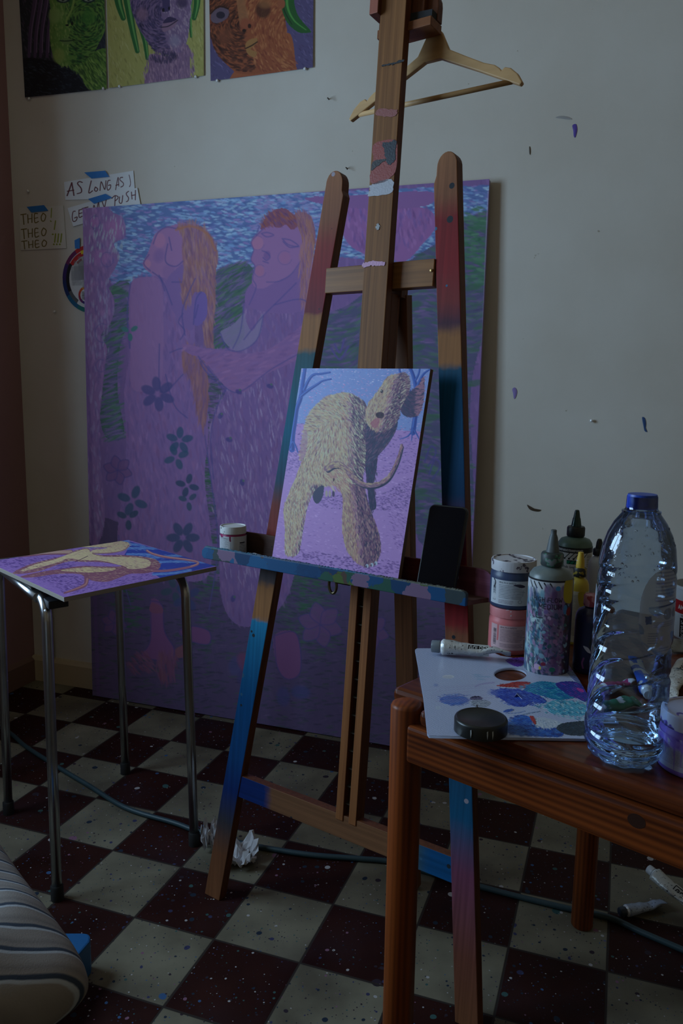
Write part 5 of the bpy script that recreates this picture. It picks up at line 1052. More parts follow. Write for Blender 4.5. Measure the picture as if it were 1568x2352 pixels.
P.poly([(505, 96), (520, 84), (640, 76), (760, 66), (850, 70), (892, 82), (890, 110), (850, 138), (760, 152), (660, 156), (625, 150), (650, 130), (740, 118), (700, 112), (600, 112), (540, 108)], cr2); P.dabs([(640, 90), (890, 76), (880, 118), (760, 150), (640, 150)], 300, 20, 2.4, .1, [(190, 140, 150), (214, 200, 170), (150, 100, 130)], .8)
P.stroke([(640, 152), (760, 152), (860, 130), (892, 96)], 6, sh2, .8); P.ell(738, 80, 12, 3, (50, 40, 80)); P.stroke([(640, 128), (700, 114), (770, 108)], 4, (140, 90, 120), .8)
tl3 = [(1018, 136), (1060, 158), (1150, 180), (1280, 196), (1360, 212), (1368, 228), (1320, 246), (1240, 262), (1150, 274), (1060, 276)]
P.stroke(tl3, 16, (150, 100, 130)); P.stroke([(a, c-3) for a, c in tl3[:7]], 6, (196, 150, 150))
P.C = P.C*np.array([1.18, 1.06, .84])
t = thing('lying_painting', ctr+Z*(ZP-.01), 'painting of a slender pale animal on violet and blue, lying flat on the chrome-legged table', 'painting')
P.mesh('painted_face', flat(*q4), M_PAINT, t)
prism('wood_panel', [c-Z*.0003 for c in q4], -Z*.0098, mat('pale_panel_edge', A(150, 140, 130), .7, bump=.4, bscale=200), t, bevel=.0008)
# ------------------------------------------------------------------ pine table
TN = np.array([.0983, 1.0731, 0.]); _ta = math.radians(-40.9); T1 = np.array([math.cos(_ta), math.sin(_ta), 0]); T2 = np.array([-T1[1], T1[0], 0])
TZ = .735; TW = .69; TL_ = 1.02; PR = .0235
def tp(a, c, z=0.): return TN+T1*a+T2*c+Z*z
pc1, pc2 = A(66, 26, 10), A(136, 66, 24)
M_P1 = wood('pine_along', pc1, pc2, T1, 30, 1.6, .45, .12, ring=18, contrast=(.26, .70)); M_P2 = wood('pine_across', pc1, pc2, T2, 30, 1.6, .45, .12, ring=18, contrast=(.26, .70))
M_PV = wood('pine_upright', pc1, pc2, Z, 34, 1.3, .5, .1, ring=16, contrast=(.10, .62)); M_PT = wood('pine_top', A(74, 32, 14), A(108, 52, 24), T1, 22, 1.4, .3, .35, ring=14, contrast=(.25, .75))
t = thing('pine_table', tp(TL_/2, TW/2), 'orange varnished pine table with round corner posts, covered in paint pots', 'table')
for a, c in ((0, 0), (0, TW), (TL_, 0), (TL_, TW)):
    lathe('leg', [(PR-.003, 0), (PR, .004), (PR, TZ-.006), (PR-.002, TZ-.002), (PR-.006, TZ), (0, TZ+.0005)], tp(a, c), M_PV, t, seg=40)
for c in (0, TW): prism('apron', [tp(.012, c-.022 if c == 0 else c+.002, z) for z in (.654, .712)][:0] or [tp(.015, c-.022, .656), tp(TL_-.015, c-.022, .656), tp(TL_-.015, c-.022, .711), tp(.015, c-.022, .711)], T2*.022, M_P1, t, bevel=.005)
for a in (0, TL_): prism('apron', [tp(a-.011, .015, .656), tp(a-.011, TW-.015, .656), tp(a-.011, TW-.015, .711), tp(a-.011, .015, .711)], T1*.022, M_P2, t, bevel=.004)
out = [(.029, -.014), (TL_-.029, -.014), (TL_-.029, .03), (TL_+.04, .03), (TL_+.04, TW-.03), (TL_-.029, TW-.03), (TL_-.029, TW+.014), (.029, TW+.014), (.029, TW-.03), (-.05, TW-.03), (-.05, .03), (.029, .03)]
prism('tabletop', [tp(a, c, TZ) for a, c in out], -Z*.0235, M_PT, t, bevel=.008)
kn = mat('pine_knot', A(52, 26, 16), .45)
kp = onp(1461, 1886, tp(0, -.0222), T2); kx = T1
prism('knot', [kp+T1*.0105*math.cos(a)+Z*.0085*math.sin(a) for a in np.linspace(0, 6.283, 21)[:-1]], T2*.001, kn, t, bevel=0)
# palette ------------------------------------------------------------
ZPAL = TZ+.0042
outl = [(953, 1492), (957, 1489), (1098, 1488), (1122, 1494), (1150, 1506), (1180, 1511), (1240, 1507), (1290, 1508), (1308, 1530), (1330, 1562), (1352, 1600), (1400, 1660), (1420, 1697), (1337, 1697), (1160, 1694), (985, 1690), (981, 1684), (972, 1600), (960, 1530)]
op = [atz(x, y, ZPAL) for x, y in outl]
hole = [(1172+37*math.cos(a), 1549+14.5*math.sin(a)) for a in np.linspace(0, 2*math.pi, 33)[:-1]]; hp = [atz(x, y, ZPAL) for x, y in hole]
cvd = bpy.data.curves.new('palette_outline', 'CURVE'); cvd.dimensions = '2D'; cvd.fill_mode = 'BOTH'; cvd.extrude = .0015
for lp in (op, hp):
    sp_ = cvd.splines.new('POLY'); sp_.points.add(len(lp)-1); sp_.use_cyclic_u = True
    for k, p in enumerate(lp): sp_.points[k].co = (p[0], p[1], 0, 1)
tmp = bpy.data.objects.new('tmp', cvd); COL.objects.link(tmp); bpy.context.view_layer.update()
me = bpy.data.meshes.new_from_object(tmp.evaluated_get(bpy.context.evaluated_depsgraph_get())); bpy.data.objects.remove(tmp)
me.transform(Matrix.Translation((0, 0, ZPAL-.0017))); me.materials.clear(); me.materials.append(mat('palette_board', A(178, 186, 210), .4))
t = thing('palette', tp(.1, .1, TZ), 'white painter\'s palette with a thumb hole and blue paint smears on the pine table', 'palette')
o = bpy.data.objects.new('palette_board', me); COL.objects.link(o); setp(o, t)
FP = (880, 1450, 2.279)
ppx = [(940, 1484), (1430, 1484), (1430, 1702), (940, 1702)]; pw = [atz(x, y, ZPAL) for x, y in ppx]
P = Paint(500, 300, ppx, (180, 188, 214), FP)
P.ell(370, 360, 78, 26, (82, 116, 190)); P.dabs([(300, 335), (450, 335), (440, 385), (310, 385)], 90, 30, 5, .1, [(96, 130, 200), (70, 100, 180)], .7)
P.ell(485, 352, 34, 13, (40, 36, 70)); P.poly([(460, 370), (500, 358), (560, 370), (540, 395), (480, 395)], (150, 158, 172)); P.dabs([(460, 360), (560, 365), (540, 398), (470, 395)], 60, 16, 4, .2, [(190, 196, 206), (110, 120, 140)], .8); P.stroke([(490, 390), (492, 405)], 8, (30, 30, 40))
for x, y in ((500, 238), (510, 252), (490, 228), (540, 238)): P.ell(x, y, 34, 5, (130, 170, 200), .05, .6, .8)
P.stroke([(480, 290), (520, 275), (580, 268)], 8, (150, 140, 190), .6); P.ell(275, 282, 16, 10, (110, 130, 190), a=.6, soft=.9)
for k in range(18): y = rng.uniform(290, 380); P.stroke([(220+rng.uniform(0, 120), y), (400, y-rng.uniform(0, 20)), (520+rng.uniform(0, 60), y-20)], 2, (160, 150, 190), .4)
P.poly([(590, 285), (640, 276), (700, 264), (762, 266), (766, 282), (740, 298), (680, 294), (630, 292)], (170, 46, 40)); P.dabs([(620, 275), (762, 268), (740, 295), (650, 292)], 60, 26, 5, .1, [(190, 70, 60), (140, 40, 50)], .8)
P.poly([(760, 280), (820, 262), (900, 270), (960, 280), (1010, 300), (1040, 330), (1000, 350), (920, 360), (860, 348), (800, 330), (730, 318), (740, 300)], (30, 130, 170)); P.dabs([(740, 280), (1010, 280), (1030, 340), (880, 355), (740, 320)], 260, 26, 5, .1, [(60, 160, 196), (30, 110, 170), (90, 176, 200), (40, 90, 170)], .8)
P.poly([(900, 276), (980, 262), (1040, 280), (1070, 320), (1060, 370), (1010, 350), (960, 330)], (60, 60, 150)); P.dabs([(920, 270), (1060, 290), (1070, 360), (960, 330)], 120, 22, 6, .3, [(80, 70, 170), (120, 60, 160), (40, 70, 160)], .8); P.ell(1030, 308, 22, 8, (190, 70, 160), .4)
P.poly([(560, 320), (620, 300), (700, 305), (780, 325), (850, 360), (840, 378), (780, 372), (740, 395), (680, 392), (640, 370), (600, 345)], (40, 70, 176)); P.dabs([(560, 310), (700, 300), (850, 360), (740, 395), (640, 380)], 200, 26, 6, .2, [(60, 96, 200), (30, 50, 150), (90, 120, 200)], .8)
P.ell(570, 320, 34, 22, (110, 130, 196), a=.6, soft=.9); P.ell(655, 416, 30, 8, (50, 90, 176), -.2); P.stroke([(640, 430), (700, 428), (740, 418)], 5, (70, 110, 180), .7); P.stroke([(700, 446), (760, 430), (820, 420)], 6, (80, 110, 150), .7)
P.poly([(850, 390), (900, 360), (1000, 370), (1060, 390), (1050, 440), (960, 440), (880, 430)], (70, 170, 196), .9); P.dabs([(800, 380), (1060, 370), (1060, 460), (880, 440)], 240, 20, 7, .3, [(110, 190, 210), (50, 140, 176), (180, 210, 220), (40, 110, 150)], .8)
P.poly([(670, 470), (700, 440), (760, 446), (800, 480), (860, 500), (940, 520), (930, 552), (860, 553), (760, 548), (680, 540), (640, 520)], (34, 86, 176)); P.dabs([(640, 480), (720, 445), (940, 520), (900, 552), (660, 540)], 300, 30, 9, .15, [(50, 110, 200), (30, 70, 150), (70, 120, 190), (36, 60, 130)], .75)
P.poly([(780, 470), (820, 450), (900, 465), (950, 490), (900, 505), (830, 505)], (190, 200, 212)); P.dabs([(780, 460), (950, 480), (900, 510), (800, 505)], 120, 12, 5, .5, [(220, 226, 232), (150, 170, 196)], .9); P.poly([(765, 448), (785, 446), (800, 480), (790, 486)], (176, 60, 56))
P.poly([(905, 510), (930, 485), (1000, 474), (1060, 476), (1070, 540), (980, 546), (930, 530)], (44, 60, 72)); P.dabs([(910, 490), (1060, 478), (1060, 540), (940, 535)], 90, 22, 4, .1, [(60, 80, 96), (34, 46, 60)], .7)
P.poly([(640, 150), (700, 134), (740, 126), (735, 172), (700, 186), (660, 170)], (96, 56, 160)); P.dabs([(650, 140), (738, 128), (735, 175)], 50, 22, 6, -.3, [(120, 76, 180), (76, 44, 140)], .8); P.poly([(950, 160), (980, 170), (1010, 220), (1040, 280), (1000, 260), (950, 200)], (70, 90, 150), .8); P.poly([(950, 170), (975, 178), (990, 210), (960, 196)], (120, 70, 170), .9)
P.ell(340, 238, 32, 10, (214, 216, 222)); P.ell(338, 240, 26, 7, (196, 198, 208)); P.ell(285, 400, 14, 10, (190, 200, 214), a=.7)
XX, YY = P.X/FP[2]+FP[0], P.Y/FP[2]+FP[1]
def inpoly(X, Y, pts):
    r_ = np.zeros(X.shape, bool)
    for i in range(len(pts)):
        (x1, y1), (x2, y2) = pts[i], pts[(i+1) % len(pts)]
        if y1 != y2: r_ ^= ((Y > y1) != (Y > y2)) & (X < (x2-x1)*(Y-y1)/(y2-y1)+x1)
    return r_
hm = ~inpoly(XX, YY, outl) | (((XX-1172)/38)**2+((YY-1549)/15.3)**2 < 1)
def palf(u, v):
    # bilinear in sketch space, lifted to the board
    gx, gy = happly(P.Hf, u*P.nx, v*P.ny); X_, Y_ = gx/FP[2]+FP[0], gy/FP[2]+FP[1]
    rr_ = np.stack([X_-CX, -(Y_-CY), np.full(X_.shape, -FPX)], -1)@RM.T
    thick = np.clip((.6-P.C.mean(-1))*2.2, 0, 1)*(.5+.5*np.sin(P.X*.35)*np.cos(P.Y*.6))*.0009
    q_ = CAM+rr_*((ZPAL+.0001-CAMH)/rr_[..., 2])[..., None]; q_[..., 2] += thick; return q_
P.mesh('paint_smears', palf, attrmat('palette_paint', .28, .5, bump=.5, bscale=500), t, hole=hm)
# black lid lying on the palette
bl_ = atz(1103, 1679, ZPAL); 
t = thing('jar_lid', bl_, 'loose black screw lid lying on the front edge of the white palette', 'lid')
m_bl = mat('black_plastic', A(28, 30, 30), .35)
lathe('lid_body', [(.0325, .0006), (.0345, .0012), (.0345, .0165), (.0335, .0185), (.031, .0195), (.0302, .0188), (0, .0188)], bl_, m_bl, t, seg=90, mod=lambda r, h, a: r*(1+.006*math.sin(a*45)) if .001 < h < .0166 and r > .034 else r)
for a_ in (-.35, .45, .25):
    to = math.atan2(-bl_[1], -bl_[0])+a_; d_ = np.array([math.cos(to), math.sin(to), 0]); s_ = np.array([-d_[1], d_[0], 0])
    prism('paint_chip', [bl_+d_*.0352+s_*x*.001+Z*z*.001 for x, z in ((-.6, 14), (.8, 15), (1.2, 10), (.3, 4), (-.3, 9))], -d_*.0006, mat('pale_paint_chip', A(190, 196, 196), .4), t)
# small clear plastic shard
sh = atz(1186, 1600, ZPAL); o = obj('plastic_film_scrap', [sh+Z*.001+T2*.012-T1*.006, sh+Z*.004, sh+T1*.012-T2*.006+Z*.0015, sh-T1*.001-T2*.006+Z*.001], [[0, 1, 2], [0, 3, 1]], mat('clear_film', A(150, 156, 176), .15)); o.modifiers.new('s', 'SOLIDIFY').thickness = .0003
tag(o, 'tiny crumpled scrap of shiny film on the blue smears of the palette', 'scrap')
# tube on the palette
ct = atz(1016, 1506, ZPAL); ce = atz(1172, 1520, ZPAL)
tt, cc, sd_, uu, ax2 = crumple('paint_tube', ct+Z*.0016, ce-ct, np.linalg.norm(ce-ct), .026, .026, M_TUBE, M_CAPG, 'half empty white paint tube with a grey cap lying across the back of the palette', seed=3)
def band_label(par, P_, c, ax, sd, up, x0, x1, w, h0, h1):
    """printed patch following the top of a squeezed tube"""
    def f(u, v):
        x = x0+(x1-x0)*u; y = (.5-v)*w; hh = h0+(h1-h0)*u
        return c+ax*x[..., None]+sd*y[..., None]+up*(hh*np.sqrt(np.clip(1-(v*2-1)**2*.72, 0, 1)))[..., None]
    return P_.mesh('printed_name', f, M_LABEL, par)
P_ = Paint(150, 60, [(0, 0), (50, 0), (50, 20), (0, 20)], (196, 196, 192)); P_.poly([(3, 2), (47, 3), (47, 12), (3, 11)], (24, 24, 28), sm=False); P_.text('GOLDEN', 6, 10, 6.5, 1.4, (206, 206, 200), sx=1.25, gap=.3); P_.lines(8, 13, 34, 4, 2, (60, 60, 64))
toc = CAM-ct; upc = toc-ax2*np.dot(toc, ax2); upc /= np.linalg.norm(upc); sdc = np.cross(ax2, upc)
if sdc[2] < 0: pass
band_label(tt, P_, cc, ax2, -np.cross(ax2, upc) if np.cross(ax2, upc)[2] < 0 else np.cross(ax2, upc), upc, .040, .076, .018, .0125, .0098)
# ------------------------------------------------------------------ pots at the back of the table
def basept(x, y): return atz(x, y, TZ)
pb = basept(1170, 1491); R1 = .0375; HJ = .0795
P_, W_, H_ = labP(R1, -1.0, 1.2, .010, .052, (206, 170, 172)); P_.text('HEALTH & SAFETY:', 20, 4.5, 2.2, .45, (60, 50, 60)); P_.lines(20, 6, 44, 22, 9, (90, 70, 84)); P_.lines(20, 31, 40, 7, 3, (90, 70, 84))
for k in range(26): P_.stroke([(6+(k % 2)*.3, 8+k*1.1), (12, 8+k*1.1)], rng.uniform(.3, .9), (50, 46, 56), sm=False)
P_.stroke([(15.5, 0), (15.5, 20), (15, 26)], 3.4, (206, 110, 110)); P_.stroke([(62, 24), (62, 40)], 1, (60, 50, 60))
jar('paint_jar', pb, R1, HJ, A(214, 118, 120), splatlid('pink_jar_lid', A(206, 120, 122), [A(196, 186, 188)], 60, .58), 'pink paint jar at the bottom of the two stacked jars', 'paint jar', (-1.0, 1.2, .010, .052, P_), lidh=.016)
nb_ = pb+Z*(HJ+.0002); P_, W_, H_ = labP(R1, -1.15, 1.2, .008, .050, (196, 200, 206)); P_.text('HEALTH & SAFETY:', 20, 5, 2.3, .5, (50, 54, 66)); P_.lines(20, 7, 46, 24, 9, (80, 84, 96)); P_.lines(20, 33, 26, 7, 3, (110, 84, 100)); P_.stroke([(56+3*math.cos(a), 35+2.6*math.sin(a)) for a in np.linspace(0, 6, 12)], .5, (60, 60, 70))
for k in range(26): P_.stroke([(7, 6+k*1.2), (13, 6+k*1.2)], rng.uniform(.3, .9), (40, 44, 56), sm=False)
P_.stroke([(8, 0), (12, 6), (9, 14)], 2.4, (30, 32, 44)); P_.poly([(44, 6), (56, 5), (64, 9), (58, 11), (50, 9)], (60, 50, 70)); P_.ell(10, 30, 4, 6, (206, 206, 208), a=.8)
jar('paint_jar', nb_, R1*1.02, HJ+.002, A(58, 70, 100), splatlid('white_spotted_lid', A(196, 194, 198), [A(120, 106, 122), A(50, 50, 62)], 70, .57), 'dark blue paint jar with a spotted white lid, on top of the pink jar', 'paint jar', (-1.15, 1.2, .008, .050, P_), lidh=.018)
def bottle(name, base, R, Hb, prof_top, bodymat, label, lab=None):
    """prof_top: list of (part name, profile, material)"""
    t = thing(name, base, label, 'paint bottle')
    lathe('bottle_body', [(R*.86, 0), (R*.96, .002), (R, .007), (R, Hb-.012), (R*.96, Hb-.004), (R*.82, Hb+.003), (R*.45, Hb+.008), (R*.33, Hb+.011), (R*.33, Hb+.014)], base, bodymat, t, seg=56)
    for nm2, pr, mt in prof_top: lathe(nm2, pr, base, mt, t, seg=60, mod=(lambda r, h, a: r*(1+.015*math.sin(a*30))) if nm2 == 'screw_collar' else None)
    if lab: P_, a0, a1, z0, z1 = lab; P_.mesh('label', around(base, R+.0003, z0, z1, a0, a1), M_LABEL, t)
    return t
# splattered bottle
sb = basept(1253, 1540); Rs = .0345; Hs = .163
P_, W_, H_ = labP(Rs, -1.7, 1.7, .004, .156, (150, 150, 160), 2.6)
P_.poly([(0, 0), (W_, 0), (W_, 22), (0, 22)], (196, 198, 202), sm=False); P_.stroke([(0, 1.5), (W_, 1.5)], 3, (26, 28, 34), sm=False)
for k in range(5): P_.stroke([(22+k*9, 5), (28+k*9, 14)], 2.2, (26, 28, 34))
cols1 = [(44, 96, 120), (130, 170, 186), (176, 196, 196), (150, 110, 150), (180, 130, 170), (120, 100, 150), (70, 90, 120), (40, 60, 76), (60, 110, 110), (196, 170, 196), (90, 60, 100)]
P_.dabs([(0, 20), (W_*.55, 20), (W_*.5, H_), (0, H_)], 420, 16, 7, 1.4, [(40, 92, 124), (130, 176, 190), (176, 196, 196), (28, 56, 70), (60, 116, 136), (40, 44, 74), (90, 100, 140), (160, 130, 160)], .85, sm=False)
P_.dabs([(W_*.45, 12), (W_*.8, 12), (W_*.78, H_), (W_*.45, H_)], 300, 18, 10, 1.5, [(140, 98, 134), (150, 118, 150), (130, 112, 156), (104, 74, 120), (120, 110, 140)], .8, sm=False)
P_.dabs([(W_*.72, 8), (W_, 8), (W_, H_), (W_*.74, H_)], 300, 18, 8, 1.5, [(50, 44, 60), (80, 46, 56), (60, 66, 96), (44, 50, 66)], .85, sm=False)
P_.dabs([(W_*.2, 30), (W_*.8, 30), (W_*.8, H_), (W_*.2, H_)], 240, 6, 3, .6, [(30, 60, 80), (60, 40, 80), (150, 170, 170), (30, 70, 66)], .7, sm=False)
P_.poly([(W_*.70, 0), (W_*.86, 0), (W_*.86, 34), (W_*.74, 36), (W_*.68, 26)], (176, 156, 40)); P_.ell(W_*.72, 46, 4, 8, (70, 130, 180)); P_.ell(W_*.60, 12, 4, 4, (70, 150, 200)); P_.ell(W_*.79, 50, 6, 7, (120, 40, 44))
P_.text('HIGH FLOW', W_*.28, 34, 6.5, 1.1, (34, 32, 44), gap=.25); P_.text('MEDIUM', W_*.36, 45, 7, 1.2, (44, 26, 44), gap=.3)
for k in range(12): P_.stroke([(W_*.33, 52), (W_*.33, 60), (W_*.42, 60)], 1.4, (40, 50, 60), .7)
for k in range(50): P_.ell(rng.uniform(W_*.2, W_*.8), rng.uniform(50, H_), rng.uniform(1, 4), rng.uniform(1, 5), cols1[int(rng.integers(len(cols1)))], rng.uniform(0, 3), .9)
for k in range(16): x, y = rng.uniform(W_*.22, W_*.5), rng.uniform(50, H_-10); P_.stroke([(x, y), (x+rng.uniform(-5, 5), y+5), (x+rng.uniform(-6, 6), y+9)], rng.uniform(.8, 1.8), cols1[int(rng.integers(len(cols1)))])
P_.ell(W_*.38, H_-12, 6, 5, (196, 166, 196)); P_.ell(W_*.42, H_-11, 2, 3, (200, 190, 70)); P_.ell(W_*.58, H_-10, 5, 4, (40, 120, 100)); P_.ell(W_*.46, H_-18, 4, 3, (130, 40, 60)); P_.stroke([(W_*.3, H_-45), (W_*.33, H_-10)], 1.4, (20, 70, 60)); P_.stroke([(W_*.5, 60), (W_*.52, 100), (W_*.5, 130)], .7, (50, 60, 80))
m_gg = mat('grimy_clear_plastic', A(110, 120, 118), .35, var=.3, vscale=60)
bottle('paint_bottle', sb, Rs, Hs, [('screw_collar', [(.0165, Hs+.010), (.0175, Hs+.012), (.0175, Hs+.028), (.0155, Hs+.031), (.009, Hs+.032)], splatlid('stained_collar', A(50, 58, 58), [A(30, 110, 80), A(110, 116, 118)], 80, .55)),
       ('nozzle', [(.0105, Hs+.031), (.0095, Hs+.036), (.0065, Hs+.055), (.0045, Hs+.060), (.0045, Hs+.066), (.003, Hs+.067), (0, Hs+.067)], mat('grimy_nozzle', A(84, 90, 92), .5, var=.4, vscale=90))], m_gg, 'tall squeeze bottle entirely covered in paint splatters standing on the palette', (P_, -1.7, 1.7, .004, .156))
# dark green bottle
def pos_depth(x, y, d): v = ray(x, y); return CAM+v*d/FPX
gb = pos_depth(1311, 1400, 1.62); gb[2] = TZ; Rg = .0345; Hg = float(pos_depth(1311, 1236, 1.62)[2])-TZ
zl1 = Hg-.010
P_, W_, H_ = labP(Rg, -1.75, 1.75, .01, zl1, (204, 206, 206)); P_.stroke([(0, 5), (W_, 5)], 11, (18, 22, 22), sm=False); P_.text('TRANSPARENT/TRANSPARENTE', W_*.18, 7.6, 4, .7, (196, 200, 200), sx=.72, gap=.2)
for k in range(5): P_.stroke([(W_*.34+k*9, 22), (W_*.42+k*9, 11)], 1.6, (18, 22, 22), sm=False); P_.ell(W_*.34+k*9, 22, 2.2, 2, (18, 22, 22))
P_.poly([(W_*.38, 25), (W_*.66, 25), (W_*.68, 29), (W_*.66, 33), (W_*.38, 33)], (20, 22, 24), sm=False); P_.poly([(W_*.38, 26), (W_*.65, 26), (W_*.67, 29), (W_*.65, 32), (W_*.38, 32)], (20, 130, 100), sm=False)
for k in range(4): P_.stroke([(W_*.42+k*8, 32.5), (W_*.46+k*8, 25.5)], 1.6, (20, 24, 24), sm=False)
P_.text('Phthalo Green', W_*.27, 41, 5, .7, (26, 28, 30), gap=.2, sx=.85); P_.text('(V)', W_*.60, 48, 4, .6, (26, 28, 30))
for k in range(30): P_.stroke([(W_*.72, 14+k*2.1), (W_*.84, 14+k*2.1)], rng.uniform(.5, 1.1), (60, 62, 66), sm=False)
for k in range(4): P_.ell(W_*.70, 56+k*12, 3.2, 3.6, (26, 28, 32))
P_.ell(W_*.64, 30+6, 1.2, 1.2, (20, 20, 20))
mk = mat('black_collar', A(24, 28, 28), .45)
bottle('paint_bottle', gb, Rg, Hg, [('screw_collar', [(.017, Hg+.009), (.0178, Hg+.011), (.0178, Hg+.026), (.016, Hg+.029), (.009, Hg+.030)], mk), ('nozzle', [(.0105, Hg+.029), (.0095, Hg+.034), (.0078, Hg+.045), (.0068, Hg+.047), (.0052, Hg+.057), (.0040, Hg+.062), (0, Hg+.063)], mat('dark_green_nozzle', A(16, 54, 50), .25))],
       mat('green_bottle_plastic', A(84, 110, 98), .4), 'tall dark green paint bottle with a white label, furthest back on the table', (P_, -1.75, 1.75, .01, zl1))
# yellow bottle
yb = basept(1318, 1478); Ry = .0175; k_ = .16
yb = yb+T2*.005
P_, W_, H_ = labP(Ry, -1.5, 1.5, .006, .098, (190, 184, 160)); P_.lines(14, 6, 28, 74, 32, (90, 86, 80)); P_.lines(30, 60, 12, 20, 5, (40, 40, 44)); P_.poly([(26, 2), (40, 2), (42, 20), (30, 26)], (170, 150, 40))
my = mat('yellow_bottle', A(186, 160, 50), .4)
bottle('paint_bottle', yb, Ry, .112, [('screw_collar', [(.0105, .122), (.0112, .123), (.0112, .136), (.010, .138)], splatlid('yellow_stained_collar', A(34, 34, 30), [A(150, 130, 40)], 120, .55)), ('nozzle', [(.0075, .137), (.0068, .150), (.0050, .160), (.0045, .165), (0, .166)], splatlid('yellow_nozzle', A(206, 170, 50), [A(206, 206, 206)], 60, .55))],
       my, 'slim yellow paint bottle with a yellow pointed cap beside the dark green bottle', (P_, -1.5, 1.5, .006, .098))
# navy bottle with a red cap, almost hidden
vb = basept(1348, 1540); mnv = mat('navy_bottle', A(30, 34, 72), .25)
t = bottle('paint_bottle', vb, .0235, .098, [('screw_cap', [(.012, .108), (.0125, .109), (.0125, .124), (.011, .126), (0, .126)], splatlid('red_cap', A(150, 60, 70), [A(190, 130, 140)], 80, .5))], mnv, 'dark navy paint bottle with a red cap, just left of the water bottle')
P_, W_, H_ = labP(.0235, -1.3, 1.3, .01, .085, (28, 32, 64)); P_.poly([(22, 38), (30, 40), (34, 48), (28, 46)], (196, 200, 206)); P_.stroke([(24, 58), (22, 66), (24, 74)], 2.6, (130, 70, 130)); P_.poly([(32, 26), (50, 24), (52, 46), (34, 44)], (24, 34, 36))
P_.mesh('label', around(vb, .0238, .01, .085, -1.3, 1.3), M_LABEL, t)
# little white bottle behind it
wb = pos_depth(1366, 1400, 1.52); wb[2] = TZ
bottle('paint_bottle', wb, .018, .125, [('screw_collar', [(.0105, .135), (.011, .136), (.011, .146), (.0095, .148)], mk), ('nozzle', [(.007, .147), (.0055, .160), (.0035, .166), (0, .167)], mk)], mat('white_bottle', A(180, 186, 192), .4), 'small white bottle with a black nozzle, seen through the shoulder of the water bottle')
# ------------------------------------------------------------------ water bottle
wbp = basept(1430, 1741)
def depth(p): return float(-((np.asarray(p)-CAM)@RM)[2])
_nh = np.array([CAM[0]-wbp[0], CAM[1]-wbp[1], 0]); _nh /= np.linalg.norm(_nh)
def zat(y, b=wbp): return float(onp(proj(b)[0]+(proj(b)[1]-y)*.0525, y, b, _nh)[2])-TZ
dpt = depth(wbp); RB = 89*dpt/FPX
HB = zat(1136); 
yk = [(1775, .62), (1768, .80), (1756, .93), (1740, .985), (1720, 1.0), (1680, 1.0), (1600, .98), (1500, .96), (1400, .945), (1330, .93), (1290, .91), (1255, .86), (1225, .76), (1200, .62), (1180, .46), (1171, .40), (1168, .375), (1160, .37), (1140, .36)]
zk = [0, .004, .012, .022]+[zat(y) for y, r in yk[4:]]
hh = np.linspace(0, zk[-1], 190); rr0 = np.interp(hh, zk, [r for y, r in yk])*RB
zG0, zG1, zR1 = zat(1700), zat(1430), zat(1290)
def wob(r, h, a):
    k = 1.
    if h < .02: k -= .10*(1-h/.02)*(.5+.5*math.cos(a*10))
    def pulse(x, w): x = (x+.5) % 1-.5; return math.exp(-(x/w)**2)
    if zG0 < h < zG1:
        f_ = min(1, (h-zG0)/.01, (zG1-h)/.01); s_ = (h-zG0)/.036+a/(2*math.pi)*3+.12*math.sin(a*3); k -= .045*f_*pulse(s_, .13); k += .012*f_*pulse(s_+.2, .1)
    for yy in (1712, 1690):
        k -= .028*math.exp(-((h-zat(yy))/.0022)**2)
    if zG1 <= h < zR1:
        f_ = min(1, (h-zG1)/.006, (zR1-h)/.006); s_ = (h-zG1)/.021+.22*math.sin(a*2+1); k -= .03*f_*pulse(s_, .15)
    k += .004*math.sin(a*7+h*160)+.003*math.sin(a*4-h*90)
    return r*k
m, nt, b = nmat('blue_tinted_pet'); nt.nodes.remove(b); outn = nt.nodes['Material Output']
lw = N(nt, 'ShaderNodeLayerWeight'); lw.inputs[0].default_value = .35
tr_c = ramp(nt, [(0, (.80, .89, .98, 1)), (.5, (.68, .81, .97, 1)), (.97, (.40, .58, .90, 1))]); L(nt, lw.outputs['Facing'], tr_c.inputs[0])
tb_ = N(nt, 'ShaderNodeBsdfTransparent'); L(nt, tr_c.outputs[0], tb_.inputs[0])
gb_ = N(nt, 'ShaderNodeBsdfGlossy'); gb_.inputs['Roughness'].default_value = .05; gb_.inputs[0].default_value = (.9, .95, 1, 1)
fr = N(nt, 'ShaderNodeFresnel'); fr.inputs[0].default_value = 1.55; f2 = N(nt, 'ShaderNodeMath', operation='MULTIPLY_ADD'); L(nt, fr.outputs[0], f2.inputs[0]); f2.inputs[1].default_value = .9; f2.inputs[2].default_value = .03
ms = N(nt, 'ShaderNodeMixShader'); L(nt, f2.outputs[0], ms.inputs[0]); L(nt, tb_.outputs[0], ms.inputs[1]); L(nt, gb_.outputs[0], ms.inputs[2]); L(nt, ms.outputs[0], outn.inputs[0])
M_PET = m
t = thing('water_bottle', wbp, 'large ribbed clear blue plastic water bottle with a blue cap on the pine table', 'water bottle')
lathe('bottle_body', list(zip(rr0, hh+.0006)), wbp, M_PET, t, seg=128, mod=wob)
m, nt, b = nmat('water'); b.inputs['Transmission Weight'].default_value = 1; b.inputs['IOR'].default_value = 1.33; b.inputs['Roughness'].default_value = 0; b.inputs['Base Color'].default_value = (.80, .90, 1, 1)
zw = zat(1672); n_ = 40; hw_ = np.linspace(.003, zw, n_); rw_ = np.interp(hw_, hh, rr0)*.965
lathe('water', [(r*(1 if r < RB*.9 or h < .02 else 1), h) for r, h in zip(rw_, hw_)], wbp, m, t, seg=96, mod=lambda r, h, a: wob(r, h, a)*.985)
